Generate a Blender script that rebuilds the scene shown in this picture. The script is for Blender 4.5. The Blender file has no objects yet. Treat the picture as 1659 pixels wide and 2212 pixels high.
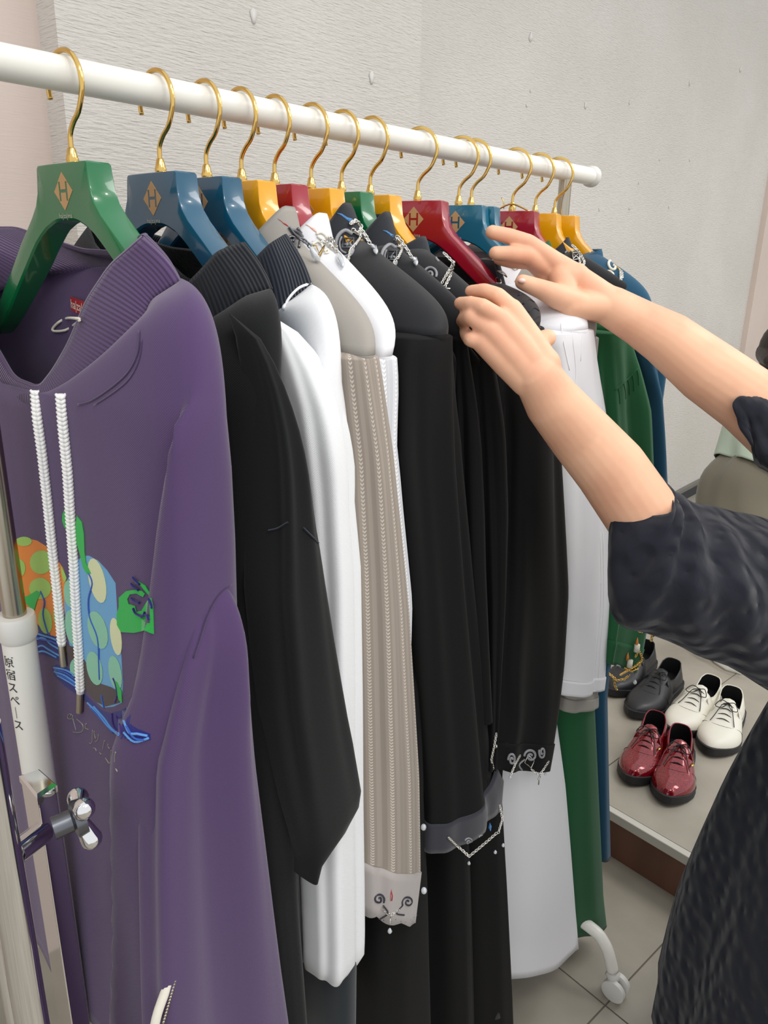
import bpy, bmesh, math, random
import numpy as np
from mathutils import Vector, Matrix
from mathutils.bvhtree import BVHTree
random.seed(7); np.random.seed(7)
R = math.radians
SC = bpy.context.scene
COL = SC.collection

# ---------------------------------------------------------------- camera
PITCH, ROLL, AZ, FPX = R(18.3), R(1.05), R(41.3), 1640.0
EYE = np.array([0.0, 0.0, 1.4435])
_d = np.array([0.0, 1.0, 0.0]); _n = np.array([1.0, 0.0, 0.0])
_h = math.cos(AZ)*_d - math.sin(AZ)*_n            # horizontal heading of the camera
_r = math.sin(AZ)*_d + math.cos(AZ)*_n            # its right hand side
_z = np.array([0.0, 0.0, 1.0])
CF = math.cos(PITCH)*_h - math.sin(PITCH)*_z
CU0 = math.sin(PITCH)*_h + math.cos(PITCH)*_z
CR = math.cos(ROLL)*_r + math.sin(ROLL)*CU0
CU = math.cos(ROLL)*CU0 - math.sin(ROLL)*_r
cam = bpy.data.cameras.new('camera'); camo = bpy.data.objects.new('camera', cam); COL.objects.link(camo)
cam.sensor_fit = 'HORIZONTAL'; cam.sensor_width = 36; cam.lens = 36*FPX/1659; cam.clip_start = .02
camo.matrix_world = Matrix(((CR[0], CU[0], -CF[0], EYE[0]), (CR[1], CU[1], -CF[1], EYE[1]), (CR[2], CU[2], -CF[2], EYE[2]), (0, 0, 0, 1)))
SC.camera = camo
def rr(x, y): return CF + CR*(x-829.5)/FPX - CU*(y-1106)/FPX
def onX(x, y, X): v = rr(x, y); return EYE + v*(X/v[0])
def onY(x, y, Y): v = rr(x, y); return EYE + v*(Y/v[1])
def onZ(x, y, Z): v = rr(x, y); return EYE + v*((Z-EYE[2])/v[2])
def at(x, y, dd): return EYE + rr(x, y)*dd

# ---------------------------------------------------------------- light
W = bpy.data.worlds.new('world'); SC.world = W; W.use_nodes = True
W.node_tree.nodes['Background'].inputs[0].default_value = (.96, .98, 1, 1)
W.node_tree.nodes['Background'].inputs[1].default_value = 1.05
def area(name, loc, sx, sy, power, target=None, colr=(1, .975, .94)):
    l = bpy.data.lights.new(name, 'AREA'); l.shape = 'RECTANGLE'; l.size = sx; l.size_y = sy; l.energy = power; l.color = colr
    o = bpy.data.objects.new(name, l); COL.objects.link(o); o.location = loc
    if target is not None: o.rotation_euler = (Vector(target)-Vector(loc)).to_track_quat('-Z', 'Y').to_euler()
    return o
area('ceiling_panel_light', (.75, .35, 2.62), 1.2, .6, 17)
area('ceiling_panel_light', (.55, 2.3, 2.62), 1.2, .6, 19)
area('ceiling_panel_light', (.7, 4.4, 2.62), 1.2, .6, 14)
for sx_, sy_ in ((.1, .9), (.35, 1.5), (1.1, 1.1), (.2, -.3)):
    area('ceiling_spot', (sx_, sy_, 2.6), .09, .09, 2.2, colr=(1, .95, .86))
SC.view_settings.view_transform = 'Standard'; SC.view_settings.look = 'None'
SC.view_settings.exposure = .0; SC.view_settings.gamma = 1; SC.view_settings.use_curve_mapping = False

# ---------------------------------------------------------------- materials
def lin(c): return tuple(((v/255)/12.92 if v/255 <= .04045 else ((v/255+.055)/1.055)**2.4) for v in c) + (1,)
class M:
    def __init__(s, name, rgb, rough=.6, metal=0, spec=.5, sheen=0, coat=0, trans=0, sss=0):
        s.m = bpy.data.materials.new(name); s.m.use_nodes = True; s.n = s.m.node_tree; s.b = s.n.nodes['Principled BSDF']
        i = s.b.inputs; i['Base Color'].default_value = lin(rgb); i['Roughness'].default_value = rough; i['Metallic'].default_value = metal
        i['Specular IOR Level'].default_value = spec; i['Sheen Weight'].default_value = sheen; i['Coat Weight'].default_value = coat
        i['Transmission Weight'].default_value = trans
        if sss: i['Subsurface Weight'].default_value = sss; i['Subsurface Radius'].default_value = (.012, .005, .003); i['Subsurface Scale'].default_value = 1
        s.rgb = rgb; s.last = None
    def node(s, t, **k):
        n = s.n.nodes.new(t)
        for a, b in k.items():
            if a.startswith('i_'): n.inputs[a[2:].replace('_', ' ')].default_value = b
            else: setattr(n, a, b)
        return n
    def coord(s, kind='UV', scale=(1, 1, 1), rot=(0, 0, 0)):
        t = s.node('ShaderNodeTexCoord'); m = s.node('ShaderNodeMapping'); m.inputs['Scale'].default_value = scale; m.inputs['Rotation'].default_value = rot
        s.n.links.new(t.outputs[kind], m.inputs[0]); return m.outputs[0]
    def bump(s, out, strength=.3, dist=.001):
        b = s.node('ShaderNodeBump'); b.inputs['Strength'].default_value = strength; b.inputs['Distance'].default_value = dist
        s.n.links.new(out, b.inputs['Height'])
        if s.last: s.n.links.new(s.last, b.inputs['Normal'])
        s.last = b.outputs[0]; s.n.links.new(s.last, s.b.inputs['Normal']); return s
    def noise(s, scale=200, strength=.2, dist=.0006, kind='Object', stretch=(1, 1, 1), detail=3):
        n = s.node('ShaderNodeTexNoise'); n.inputs['Scale'].default_value = scale; n.inputs['Detail'].default_value = detail
        s.n.links.new(s.coord(kind, stretch), n.inputs['Vector']); return s.bump(n.outputs[0], strength, dist)
    def wave(s, scale, strength=.4, dist=.001, rot=0, kind='UV', distortion=0):
        n = s.node('ShaderNodeTexWave'); n.bands_direction = 'X'; n.inputs['Scale'].default_value = scale; n.inputs['Distortion'].default_value = distortion
        s.n.links.new(s.coord(kind, (1, 1, 1), (0, 0, rot)), n.inputs['Vector']); return s.bump(n.outputs[0], strength, dist)
    def mottle(s, rgb2, scale=8, lo=.4, hi=.65, kind='Object', stretch=(1, 1, 1), detail=4):
        n = s.node('ShaderNodeTexNoise'); n.inputs['Scale'].default_value = scale; n.inputs['Detail'].default_value = detail
        s.n.links.new(s.coord(kind, stretch), n.inputs['Vector'])
        r = s.node('ShaderNodeValToRGB'); r.color_ramp.elements[0].position = lo; r.color_ramp.elements[1].position = hi
        r.color_ramp.elements[0].color = lin(s.rgb); r.color_ramp.elements[1].color = lin(rgb2)
        s.n.links.new(n.outputs[0], r.inputs[0]); s.n.links.new(r.outputs[0], s.b.inputs['Base Color']); return s

def fabric(name, rgb, rough=.9, twill=None, rib=None, sheen=.25, n=900, ns=.25):
    m = M(name, rgb, rough, spec=.2, sheen=sheen)
    m.b.inputs['Sheen Roughness'].default_value = .5
    if twill: m.wave(twill, .25, .0005, rot=R(52))
    if rib: m.wave(rib, .8, .0016)
    m.noise(n, ns, .0005)
    return m
PURPLE = (79, 59, 97)
purple = fabric('purple_fleece', PURPLE, twill=230)
purple_rib = fabric('purple_ribbed_knit', (80, 60, 96), rib=85)
purple_in = fabric('purple_lining', (62, 47, 78))
black_fl = fabric('black_fleece', (15, 16, 17), twill=230, sheen=.12)
black_rib = fabric('black_ribbed_knit', (26, 28, 33), rib=85, sheen=.12)
navy_rib = fabric('dark_navy_ribbed_knit', (28, 33, 43), rib=85, sheen=.15)
white_fl = fabric('white_fleece', (228, 229, 231), twill=230, sheen=.1)
black_cot = fabric('black_cotton', (8, 8, 9), .75, sheen=.03, n=600)
char_cot = fabric('charcoal_cotton', (30, 31, 34), .7, sheen=.12, n=600)
char_col = fabric('charcoal_collar_cotton', (36, 38, 43), .7, sheen=.12, n=600)
grey_cot = fabric('warm_grey_cotton', (152, 147, 140), .75, sheen=.1, n=600)
white_cot = fabric('white_cotton', (226, 226, 230), .75, sheen=.1, n=500, ns=.15)
green_cot = fabric('green_cotton', (30, 88, 52), .8, sheen=.1)
blue_cot = fabric('teal_blue_cotton', (32, 78, 105), .8, sheen=.1)
velvet = fabric('black_velvet', (13, 10, 15), .6, sheen=.1, n=40, ns=.4)
dkteal = fabric('dark_teal_fleece', (24, 32, 38), .9)
cream = fabric('cream_cotton', (225, 220, 205), .8)
def lace(name, rgb, rgb2, per, width=.2):
    m = M(name, rgb, .8, spec=.2, sheen=.1)
    t = m.node('ShaderNodeTexCoord'); sp = m.node('ShaderNodeSeparateXYZ'); m.n.links.new(t.outputs['UV'], sp.inputs[0])
    def mth(op, a, b=None):
        n = m.node('ShaderNodeMath'); n.operation = op
        for k, v in enumerate((a, b)):
            if v is None: continue
            if isinstance(v, (int, float)): n.inputs[k].default_value = v
            else: m.n.links.new(v, n.inputs[k])
        return n.outputs[0]
    u, v = sp.outputs[0], sp.outputs[1]
    f = mth('FRACT', mth('DIVIDE', u, per))
    band = mth('LESS_THAN', mth('ABSOLUTE', mth('SUBTRACT', f, .5)), width*.5)
    st = mth('GREATER_THAN', mth('SINE', mth('ADD', mth('MULTIPLY', v, 1500), mth('MULTIPLY', mth('ABSOLUTE', mth('SUBTRACT', f, .5)), 30))), -.1)
    stitch = mth('MULTIPLY', band, st)
    sh = mth('GREATER_THAN', mth('FRACT', mth('DIVIDE', u, per/2)), .5)
    mx = m.node('ShaderNodeMix'); mx.data_type = 'RGBA'; m.n.links.new(stitch, mx.inputs[0]); mx.inputs[7].default_value = lin(rgb2)
    mx2 = m.node('ShaderNodeMix'); mx2.data_type = 'RGBA'; m.n.links.new(sh, mx2.inputs[0]); mx2.inputs[6].default_value = lin(rgb); mx2.inputs[7].default_value = lin([min(255, c*1.07) for c in rgb])
    m.n.links.new(mx2.outputs[2], mx.inputs[6]); m.n.links.new(mx.outputs[2], m.b.inputs['Base Color'])
    m.bump(stitch, .8, .0012); m.noise(500, .2, .0004); return m
grey_lace = lace('grey_striped_lace', (146, 136, 126), (196, 186, 174), .021)
white_lace = lace('white_striped_lace', (200, 201, 206), (238, 238, 240), .024)
def gloss(name, rgb): return M(name, rgb, .22, spec=.5, coat=.5)
HG = {'green': gloss('green_lacquer', (10, 104, 58)), 'blue': gloss('blue_lacquer', (14, 78, 106)), 'teal': gloss('teal_lacquer', (8, 96, 122)),
      'yellow': gloss('yellow_lacquer', (228, 160, 10)), 'red': gloss('red_lacquer', (150, 12, 36))}
for k in HG.values(): k.noise(60, .04, .001)
gold = M('polished_brass', (222, 186, 110), .14, 1)
chrome = M('chrome', (225, 225, 225), .08, 1)
steel = M('brushed_steel', (176, 168, 152), .25, 1)
dsteel = M('dark_steel', (110, 112, 118), .3, 1)
silver = M('silver_chain', (215, 212, 205), .2, 1)
crystal = M('crystal', (235, 240, 245), .05, 0, spec=1, coat=1, trans=.5)
tan = M('engraved_wood', (186, 146, 100), .6).noise(300, .3)
pale = M('engraved_lettering', (176, 178, 160), .6).noise(300, .1)
whitep = M('white_powder_coat', (226, 224, 216), .3).noise(30, .05, .001)
caster_w = M('white_plastic', (214, 212, 206), .4).noise(30, .05)
rope = M('white_braided_cord', (240, 239, 236), .8, sheen=.2).noise(900, .2)
ink = M('black_ink', (25, 22, 22), .5).noise(100, .05)
skin = M('skin', (232, 182, 150), .5, spec=.35, sss=.12).mottle((222, 164, 134), 14, .42, .68).noise(380, .1, .0004)
skin2 = M('nail', (240, 196, 184), .3).noise(100, .02)
navy = fabric('navy_seersucker', (28, 30, 39), .85, sheen=.15)
v = navy.node('ShaderNodeTexVoronoi'); v.feature = 'SMOOTH_F1'; v.inputs['Scale'].default_value = 46; navy.n.links.new(navy.coord('Object'), v.inputs['Vector']); navy.bump(v.outputs[0], 1, .012)
mint = fabric('mint_knit', (176, 190, 172), .9); olive = fabric('olive_trousers', (112, 106, 92), .9)
hair_m = M('dark_brown_hair', (42, 28, 26), .5).noise(60, .6, .003, stretch=(1, 1, .05))

wallm = M('textured_wallpaper', (217, 212, 205), .85, spec=.2)
wallm.mottle((211, 206, 198), 2.2, .35, .65)
wallm.noise(34, 1, .004, kind='Object', stretch=(1, 1, 9), detail=6); wallm.noise(30, .25, .0015, kind='Object', stretch=(8, 8, 1), detail=4)
wallp = M('pinkish_wallpaper', (216, 200, 190), .85, spec=.2).mottle((210, 194, 184), 2.2, .35, .65); wallp.noise(26, .3, .0015, stretch=(1, 1, 14), detail=6)
scuff = M('wall_scuff_patch', (216, 213, 207), .85).noise(80, .3)
dark = M('dark_baseboard', (54, 54, 58), .6).noise(20, .1); greyb = M('grey_baseboard_cap', (120, 117, 110), .6).noise(20, .1)
tile = M('beige_stone_tile', (170, 163, 150), .45).mottle((150, 143, 130), 5, .35, .7)
tile.noise(60, .1, .001)
grout = M('dark_grout', (106, 99, 88), .8).noise(50, .1)
strip = M('pale_step_nosing', (196, 192, 182), .5).noise(120, .4, .001)
woodm = M('brown_wood_veneer', (118, 80, 62), .5).mottle((96, 64, 50), 10, .35, .65, stretch=(1, 1, .1))

# ---------------------------------------------------------------- mesh helpers
ORG, WM = {}, {}
class MB:
    def __init__(s): s.v = []; s.f = []; s.uv = []
    def add(s, v, f, uv=None):
        o = len(s.v); s.v += [tuple(map(float, p)) for p in v]
        for k, q in enumerate(f):
            s.f.append([i+o for i in q]); s.uv.append(uv[k] if uv else [(v[i][0], v[i][2]) for i in q])
        return s
    def loft(s, rings, closed=True, cap0=False, cap1=False):
        rings = [np.array(r, float) for r in rings]; n = len(rings[0]); vs = [p for r in rings for p in r]
        mid = rings[len(rings)//2]; nn = n if closed else n-1
        seg = [np.linalg.norm(mid[(j+1) % n]-mid[j]) for j in range(nn)]; U = np.concatenate([[0], np.cumsum(seg)])
        Vv = [0]
        for a, b in zip(rings[:-1], rings[1:]): Vv.append(Vv[-1]+np.mean(np.linalg.norm(b-a, axis=1)))
        f, uv = [], []
        for i in range(len(rings)-1):
            for j in range(nn):
                k = (j+1) % n
                f.append([i*n+j, i*n+k, (i+1)*n+k, (i+1)*n+j]); uv.append([(U[j], Vv[i]), (U[j+1], Vv[i]), (U[j+1], Vv[i+1]), (U[j], Vv[i+1])])
        for flag, i in ((cap0, 0), (cap1, len(rings)-1)):
            if flag:
                c = len(vs); vs.append(rings[i].mean(0))
                for j in range(n):
                    k = (j+1) % n; q = [i*n+j, c, i*n+k] if i else [i*n+k, c, i*n+j]
                    f.append(q); uv.append([(U[j], Vv[i])]*3)
        return s.add(vs, f, uv)
    def tube(s, pts, r, n=10, caps=True, spl=0):
        pts = [np.array(p, float) for p in pts]; r = [r]*len(pts) if isinstance(r, (int, float)) else list(r)
        if spl:
            q, rq = [], []
            for i in range(len(pts)-1):
                p0, p1, p2, p3 = pts[max(i-1, 0)], pts[i], pts[i+1], pts[min(i+2, len(pts)-1)]
                for k in range(spl):
                    t = k/spl; q.append(.5*((2*p1)+(-p0+p2)*t+(2*p0-5*p1+4*p2-p3)*t*t+(-p0+3*p1-3*p2+p3)*t**3)); rq.append(r[i]*(1-t)+r[i+1]*t)
            q.append(pts[-1]); rq.append(r[-1]); pts, r = q, rq
        T = [pts[min(i+1, len(pts)-1)]-pts[max(i-1, 0)] for i in range(len(pts))]; T = [t/(np.linalg.norm(t)+1e-12) for t in T]
        a = np.cross(T[0], [0, 0, 1]);
        if np.linalg.norm(a) < .1: a = np.cross(T[0], [1, 0, 0])
        rings = []
        for p, t, q in zip(pts, T, r):
            a = a-t*np.dot(a, t); a /= np.linalg.norm(a)+1e-12; b = np.cross(t, a)
            rings.append([p+q*(math.cos(w)*a+math.sin(w)*b) for w in np.linspace(0, 2*math.pi, n, endpoint=False)])
        return s.loft(rings, True, caps, caps)
    def capsule(s, p0, r0, p1, r1, n=24):
        p0, p1 = np.array(p0, float), np.array(p1, float); d = p1-p0; L = np.linalg.norm(d); d = d/(L+1e-9); pts, rs = [], []
        for k in range(5):
            w = math.pi/2*(k/4); pts.append(p0-d*r0*math.cos(w)*.999); rs.append(max(r0*math.sin(w), r0*.05))
        for k in range(5):
            w = math.pi/2*(k/4); pts.append(p1+d*r1*math.sin(w)); rs.append(max(r1*math.cos(w), r1*.05))
        return s.tube(pts, rs, n)
    def chain(s, lst):
        for (a, ra), (b, rb) in zip(lst[:-1], lst[1:]): s.capsule(a, ra, b, rb)
        return s
    def ell(s, c, rx, ry, rz, n=20, m=12, rot=None):
        rings = []
        for i in range(m+1):
            w = math.pi*i/m; w = min(max(w, .03), math.pi-.03)
            ring = [np.array([rx*math.sin(w)*math.cos(t), ry*math.sin(w)*math.sin(t), rz*math.cos(w)]) for t in np.linspace(0, 2*math.pi, n, endpoint=False)]
            if rot is not None: ring = [np.array(rot @ Vector(p)) for p in ring]
            rings.append([p+np.array(c) for p in ring])
        return s.loft(rings, True, True, True)
    def prism(s, poly, ext):   # poly: 3D points, ext: vector
        n = len(poly); P = [np.array(p, float) for p in poly]; Q = [p+np.array(ext) for p in P]
        return s.add(P+Q, [list(range(n))[::-1], [n+i for i in range(n)]]+[[i, (i+1) % n, n+(i+1) % n, n+i] for i in range(n)])
    def box(s, lo, hi):
        (a, b, c), (d, e, f) = lo, hi
        return s.prism([(a, b, c), (d, b, c), (d, e, c), (a, e, c)], (0, 0, f-c))
    def build(s, name, mat, parent=None, loc=None, smooth=True, sharp=None, solid=0, sub=0, bevel=0, fix=True):
        me = bpy.data.meshes.new(name); o = bpy.data.objects.new(name, me); COL.objects.link(o)
        org = ORG.get(parent.name) if parent else (np.array(loc, float) if loc is not None else np.zeros(3))
        me.from_pydata([tuple(np.array(p)-org) for p in s.v], [], s.f)
        uvl = me.uv_layers.new(name='UVMap'); flat = [c for fu in s.uv for p in fu for c in p]; uvl.data.foreach_set('uv', flat)
        me.materials.append(mat.m if isinstance(mat, M) else mat)
        if fix:
            bm = bmesh.new(); bm.from_mesh(me); bmesh.ops.recalc_face_normals(bm, faces=bm.faces); bm.to_mesh(me); bm.free()
        if smooth: me.polygons.foreach_set('use_smooth', [True]*len(me.polygons))
        if sharp: me.set_sharp_from_angle(angle=R(sharp))
        if parent: o.parent = parent
        else: o.location = tuple(org)
        ORG[o.name] = org; WM[o.name] = (np.array(s.v), s.f)
        if bevel: b = o.modifiers.new('b', 'BEVEL'); b.width = bevel; b.segments = 2; b.limit_method = 'ANGLE'; b.angle_limit = R(40)
        if solid: m = o.modifiers.new('s', 'SOLIDIFY'); m.thickness = solid; m.offset = 0
        if sub: m = o.modifiers.new('u', 'SUBSURF'); m.levels = sub; m.render_levels = sub
        return o
def empty(name, loc, label, cat, group=None):
    o = bpy.data.objects.new(name, None); COL.objects.link(o); o.location = tuple(map(float, loc)); o['label'] = label; o['category'] = cat
    if group: o['group'] = group
    o.empty_display_size = .02; ORG[o.name] = np.array(loc, float); return o
def tag(o, label, cat, group=None):
    o['label'] = label; o['category'] = cat
    if group: o['group'] = group
    return o
def struct(o): o['kind'] = 'structure'; return o
def interp(z, pts):   # pts: list of (z, val) any order
    p = sorted(pts); return float(np.interp(z, [a for a, _ in p], [b for _, b in p]))

# decals: real little appliques laid onto a garment surface
class Skin:
    def __init__(s, objs):
        V, Fc = [], []
        for o in objs:
            v, f = WM[o.name]; k = len(V); V += [tuple(p) for p in v]; Fc += [[i+k for i in q] for q in f]
        s.t = BVHTree.FromPolygons(V, Fc); s.last = .8
    def hit(s, x, y, off=.0008, strict=False):
        v = rr(x, y); u = v/np.linalg.norm(v); h, n, i, dd = s.t.ray_cast(Vector(EYE), Vector(u))
        if h is None and strict: return None
        if h is None: return EYE+u*(s.last-off)
        s.last = dd; n = np.array(n); n = -n if np.dot(n, u) > 0 else n
        return np.array(h)+n*off*.5-u*off*.5
    def line(s, mb, pts, r=.0006, off=.0008, spl=4, n=6, closed=False):
        P = [np.array(p, float) for p in pts]; q = []
        for i in range(len(P)-1):
            p0, p1, p2, p3 = P[max(i-1, 0)], P[i], P[i+1], P[min(i+2, len(P)-1)]
            for k in range(spl):
                t = k/spl; q.append(.5*((2*p1)+(-p0+p2)*t+(2*p0-5*p1+4*p2-p3)*t*t+(-p0+3*p1-3*p2+p3)*t**3))
        q.append(P[-1]); H = [s.hit(a, b, off, True) for a, b in q]; H = [h for h in H if h is not None]
        return mb.tube(H, r, n) if len(H) > 2 else mb
    def fill(s, mb, poly, off=.0008, cell=9):
        bm = bmesh.new(); vs = [bm.verts.new((a, b, 0)) for a, b in poly]; bm.faces.new(vs)
        xs, ys = [p[0] for p in poly], [p[1] for p in poly]
        for ax, lo, hi in ((0, min(xs), max(xs)), (1, min(ys), max(ys))):
            c = lo+cell
            while c < hi:
                co = (c, 0, 0) if ax == 0 else (0, c, 0); no = (1, 0, 0) if ax == 0 else (0, 1, 0)
                bmesh.ops.bisect_plane(bm, geom=bm.verts[:]+bm.edges[:]+bm.faces[:], plane_co=co, plane_no=no); c += cell
        bmesh.ops.triangulate(bm, faces=bm.faces[:]); bm.verts.index_update()
        V = [(v.co.x, v.co.y) for v in bm.verts]; Fc = [[v.index for v in f.verts] for f in bm.faces]
        edges = {}
        for e in bm.edges:
            if len(e.link_faces) == 1: edges[e.index] = (e.verts[0].index, e.verts[1].index)
        bm.free(); top = [s.hit(a, b, off) for a, b in V]; bot = [s.hit(a, b, off*.1) for a, b in V]; n = len(V)
        mb.add(top+bot, Fc+[[a, b, n+b, n+a] for a, b in edges.values()]); return mb

def text2d(txt, size=1.0):
    c = bpy.data.curves.new('txt', 'FONT'); c.body = txt; c.size = size; c.align_x = 'CENTER'; c.align_y = 'CENTER'; c.extrude = 0; c.resolution_u = 3
    o = bpy.data.objects.new('txt', c); COL.objects.link(o); dg = bpy.context.evaluated_depsgraph_get(); me = bpy.data.meshes.new_from_object(o.evaluated_get(dg))
    V = [(v.co.x, v.co.y) for v in me.vertices]; Fc = [list(p.vertices) for p in me.polygons]
    bpy.data.objects.remove(o); bpy.data.curves.remove(c); bpy.data.meshes.remove(me); return V, Fc

# ---------------------------------------------------------------- room
def rotz(p, a, c=(0, 0)):
    x, y = p[0]-c[0], p[1]-c[1]; return (c[0]+x*math.cos(a)-y*math.sin(a), c[1]+x*math.sin(a)+y*math.cos(a))
WX = -1.5
def wall(name, x, y0, y1, z0=0, z1=3.4, t=.12, mat=wallm):
    return struct(MB().box((x-t, y0, z0), (x, y1, z1)).build(name, mat, smooth=False))
wall('wall_left', WX+.16, .70, 1.60+.03, t=.25)        # protruding pilaster behind the rail
wall('wall_far_left', WX+.10, -1.6, .70, t=.25, mat=wallp)
wall('wall_back', WX, 1.5, 4.97, t=.12)
wall('wall_right', WX+.03, 4.97, 8.2, t=.15, mat=wallp)
struct(MB().box((WX, 8.1, 0), (3.2, 8.2, 2.9)).build('wall_far', wallm, smooth=False))
mb = MB().box((WX, 1.6, .145), (WX+.015, 8.1, .205)); struct(mb.build('baseboard_back', dark, smooth=False))
mb = MB().box((WX, 1.6, .205), (WX+.022, 8.1, .225)); struct(mb.build('trim_1', greyb, smooth=False))
sc = MB()
for px, py, w_, h_ in ((1147, 80, 8, 20), (1265, 228, 5, 14), (1360, 222, 2, 8), (1490, 180, 3, 12), (1600, 150, 4, 15), (1380, 395, 2, 7), (1295, 452, 3, 9), (1445, 447, 2, 7), (1360, 450, 3, 6), (1146, 196, 2, 9), (1138, 228, 4, 7), (1425, 345, 2, 7), (1490, 346, 2, 7)):
    c = onX(px, py, WX+.001); k = np.linalg.norm(onX(px+1, py, WX)-onX(px, py, WX)); kz = abs(onX(px, py+1, WX)[2]-onX(px, py, WX)[2])
    n = 12; ring = [c+np.array([0, w_*k*.45*math.cos(t)*(1+.3*math.sin(3*t+px)), h_*kz*.55*math.sin(t)*(1+.2*math.cos(2*t+py))]) for t in np.linspace(0, 2*math.pi, n, endpoint=False)]
    sc.prism(ring, (.0008, 0, 0))
for px, py in ((548, 35), (803, 168)):
    c = onX(px, py, WX+.161); ring = [c+np.array([0, .008*math.cos(t)*(1+.3*math.sin(3*t)), .014*math.sin(t)]) for t in np.linspace(0, 2*math.pi, 12, endpoint=False)]
    sc.prism(ring, (.0008, 0, 0))
struct(sc.build('trim_2', scuff))

TA = R(-7.0)     # the tile grid is turned against the rail
def tiled(name, z0, z1, x0, x1, y0, y1, org, size, ga=TA):
    mb = MB(); mb.box((x0, y0, z0), (x1, y1, z1-.0006)); o = struct(mb.build(name, grout, smooth=False))
    return o
def tile_field(name, z, region, org, size, a=TA, gap=.0035, sy=None):
    sy = sy or size
    # one mesh of tile faces cut to the region polygon (world xy)
    bm = bmesh.new(); ux = np.array([math.cos(a), math.sin(a)]); uy = np.array([-math.sin(a), math.cos(a)]); mb = MB()
    for i in range(-9, 14):
        for j in range(-9, 22):
            o = np.array(org)+ux*size*i+uy*sy*j; s2 = size-gap; s3_ = sy-gap
            P = [o, o+ux*s2, o+ux*s2+uy*s3_, o+uy*s3_]
            # clip to region (convex)
            Q = [tuple(p) for p in P]
            for (ax, ay), (bx, by) in zip(region, region[1:]+region[:1]):
                out = []; nx, ny = -(by-ay), bx-ax
                def dd(p): return (p[0]-ax)*nx+(p[1]-ay)*ny
                for p, q in zip(Q, Q[1:]+Q[:1]):
                    a_, b_ = dd(p), dd(q)
                    if a_ >= 0: out.append(p)
                    if a_*b_ < 0: t = a_/(a_-b_); out.append((p[0]+(q[0]-p[0])*t, p[1]+(q[1]-p[1])*t))
                Q = out
                if not Q: break
            if len(Q) > 2: mb.prism([(p[0], p[1], z-.004) for p in Q], (0, 0, .004))
    bm.free(); return mb
# floor (lower) and platform (raised by one step)
tiled('floor', -.06, -.001, -2.2, 3.4, -2.2, 8.2, None, None)
p0 = onZ(1310, 2172, 0)
mb = tile_field('f', 0, [(WX, -2), (3.2, -2), (3.2, 2.2), (WX, 2.2)], (p0[0], p0[1]), .6); struct(mb.build('floor_tiles', tile, smooth=False))
e0, e1 = onZ(1318, 1753, .145), onZ(1508, 1865, .145); u = (e1-e0)/np.linalg.norm(e1-e0); nrm = np.array([-u[1], u[0], 0])
ea, eb = e0-u*1.2, e0+u*4
if ea[0] < WX: ea = e0+u*((WX-e0[0])/u[0])
mb = MB().prism([ea+nrm*.02-_z*.145, eb+nrm*.02-_z*.145, np.array([3.2, 8.1, 0]), np.array([WX, 8.1, 0])], (0, 0, .12)); struct(mb.build('floor_platform', woodm, smooth=False))
mb = MB().prism([ea+nrm*.008-_z*.0252, eb+nrm*.008-_z*.0252, np.array([3.2, 8.1, .1198]), np.array([WX, 8.1, .1198])], (0, 0, .0245)); struct(mb.build('floor_platform_slab', grout, smooth=False))
mb = MB().prism([ea-_z*.025, eb-_z*.025, eb+nrm*.02-_z*.025, ea+nrm*.02-_z*.025], (0, 0, .0256)); struct(mb.build('trim_3', strip, smooth=False, bevel=.002))
q0 = onZ(1320, 1586, .145)
mb = tile_field('p', .1455, [tuple((ea+nrm*.0205)[:2]), tuple((eb+nrm*.0205)[:2]), (3.2, 8.1), (WX+.0, 8.1)], (q0[0]+.04, q0[1]-.33), .6, sy=1.2); struct(mb.build('floor_platform_tiles', tile, smooth=False))

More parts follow.
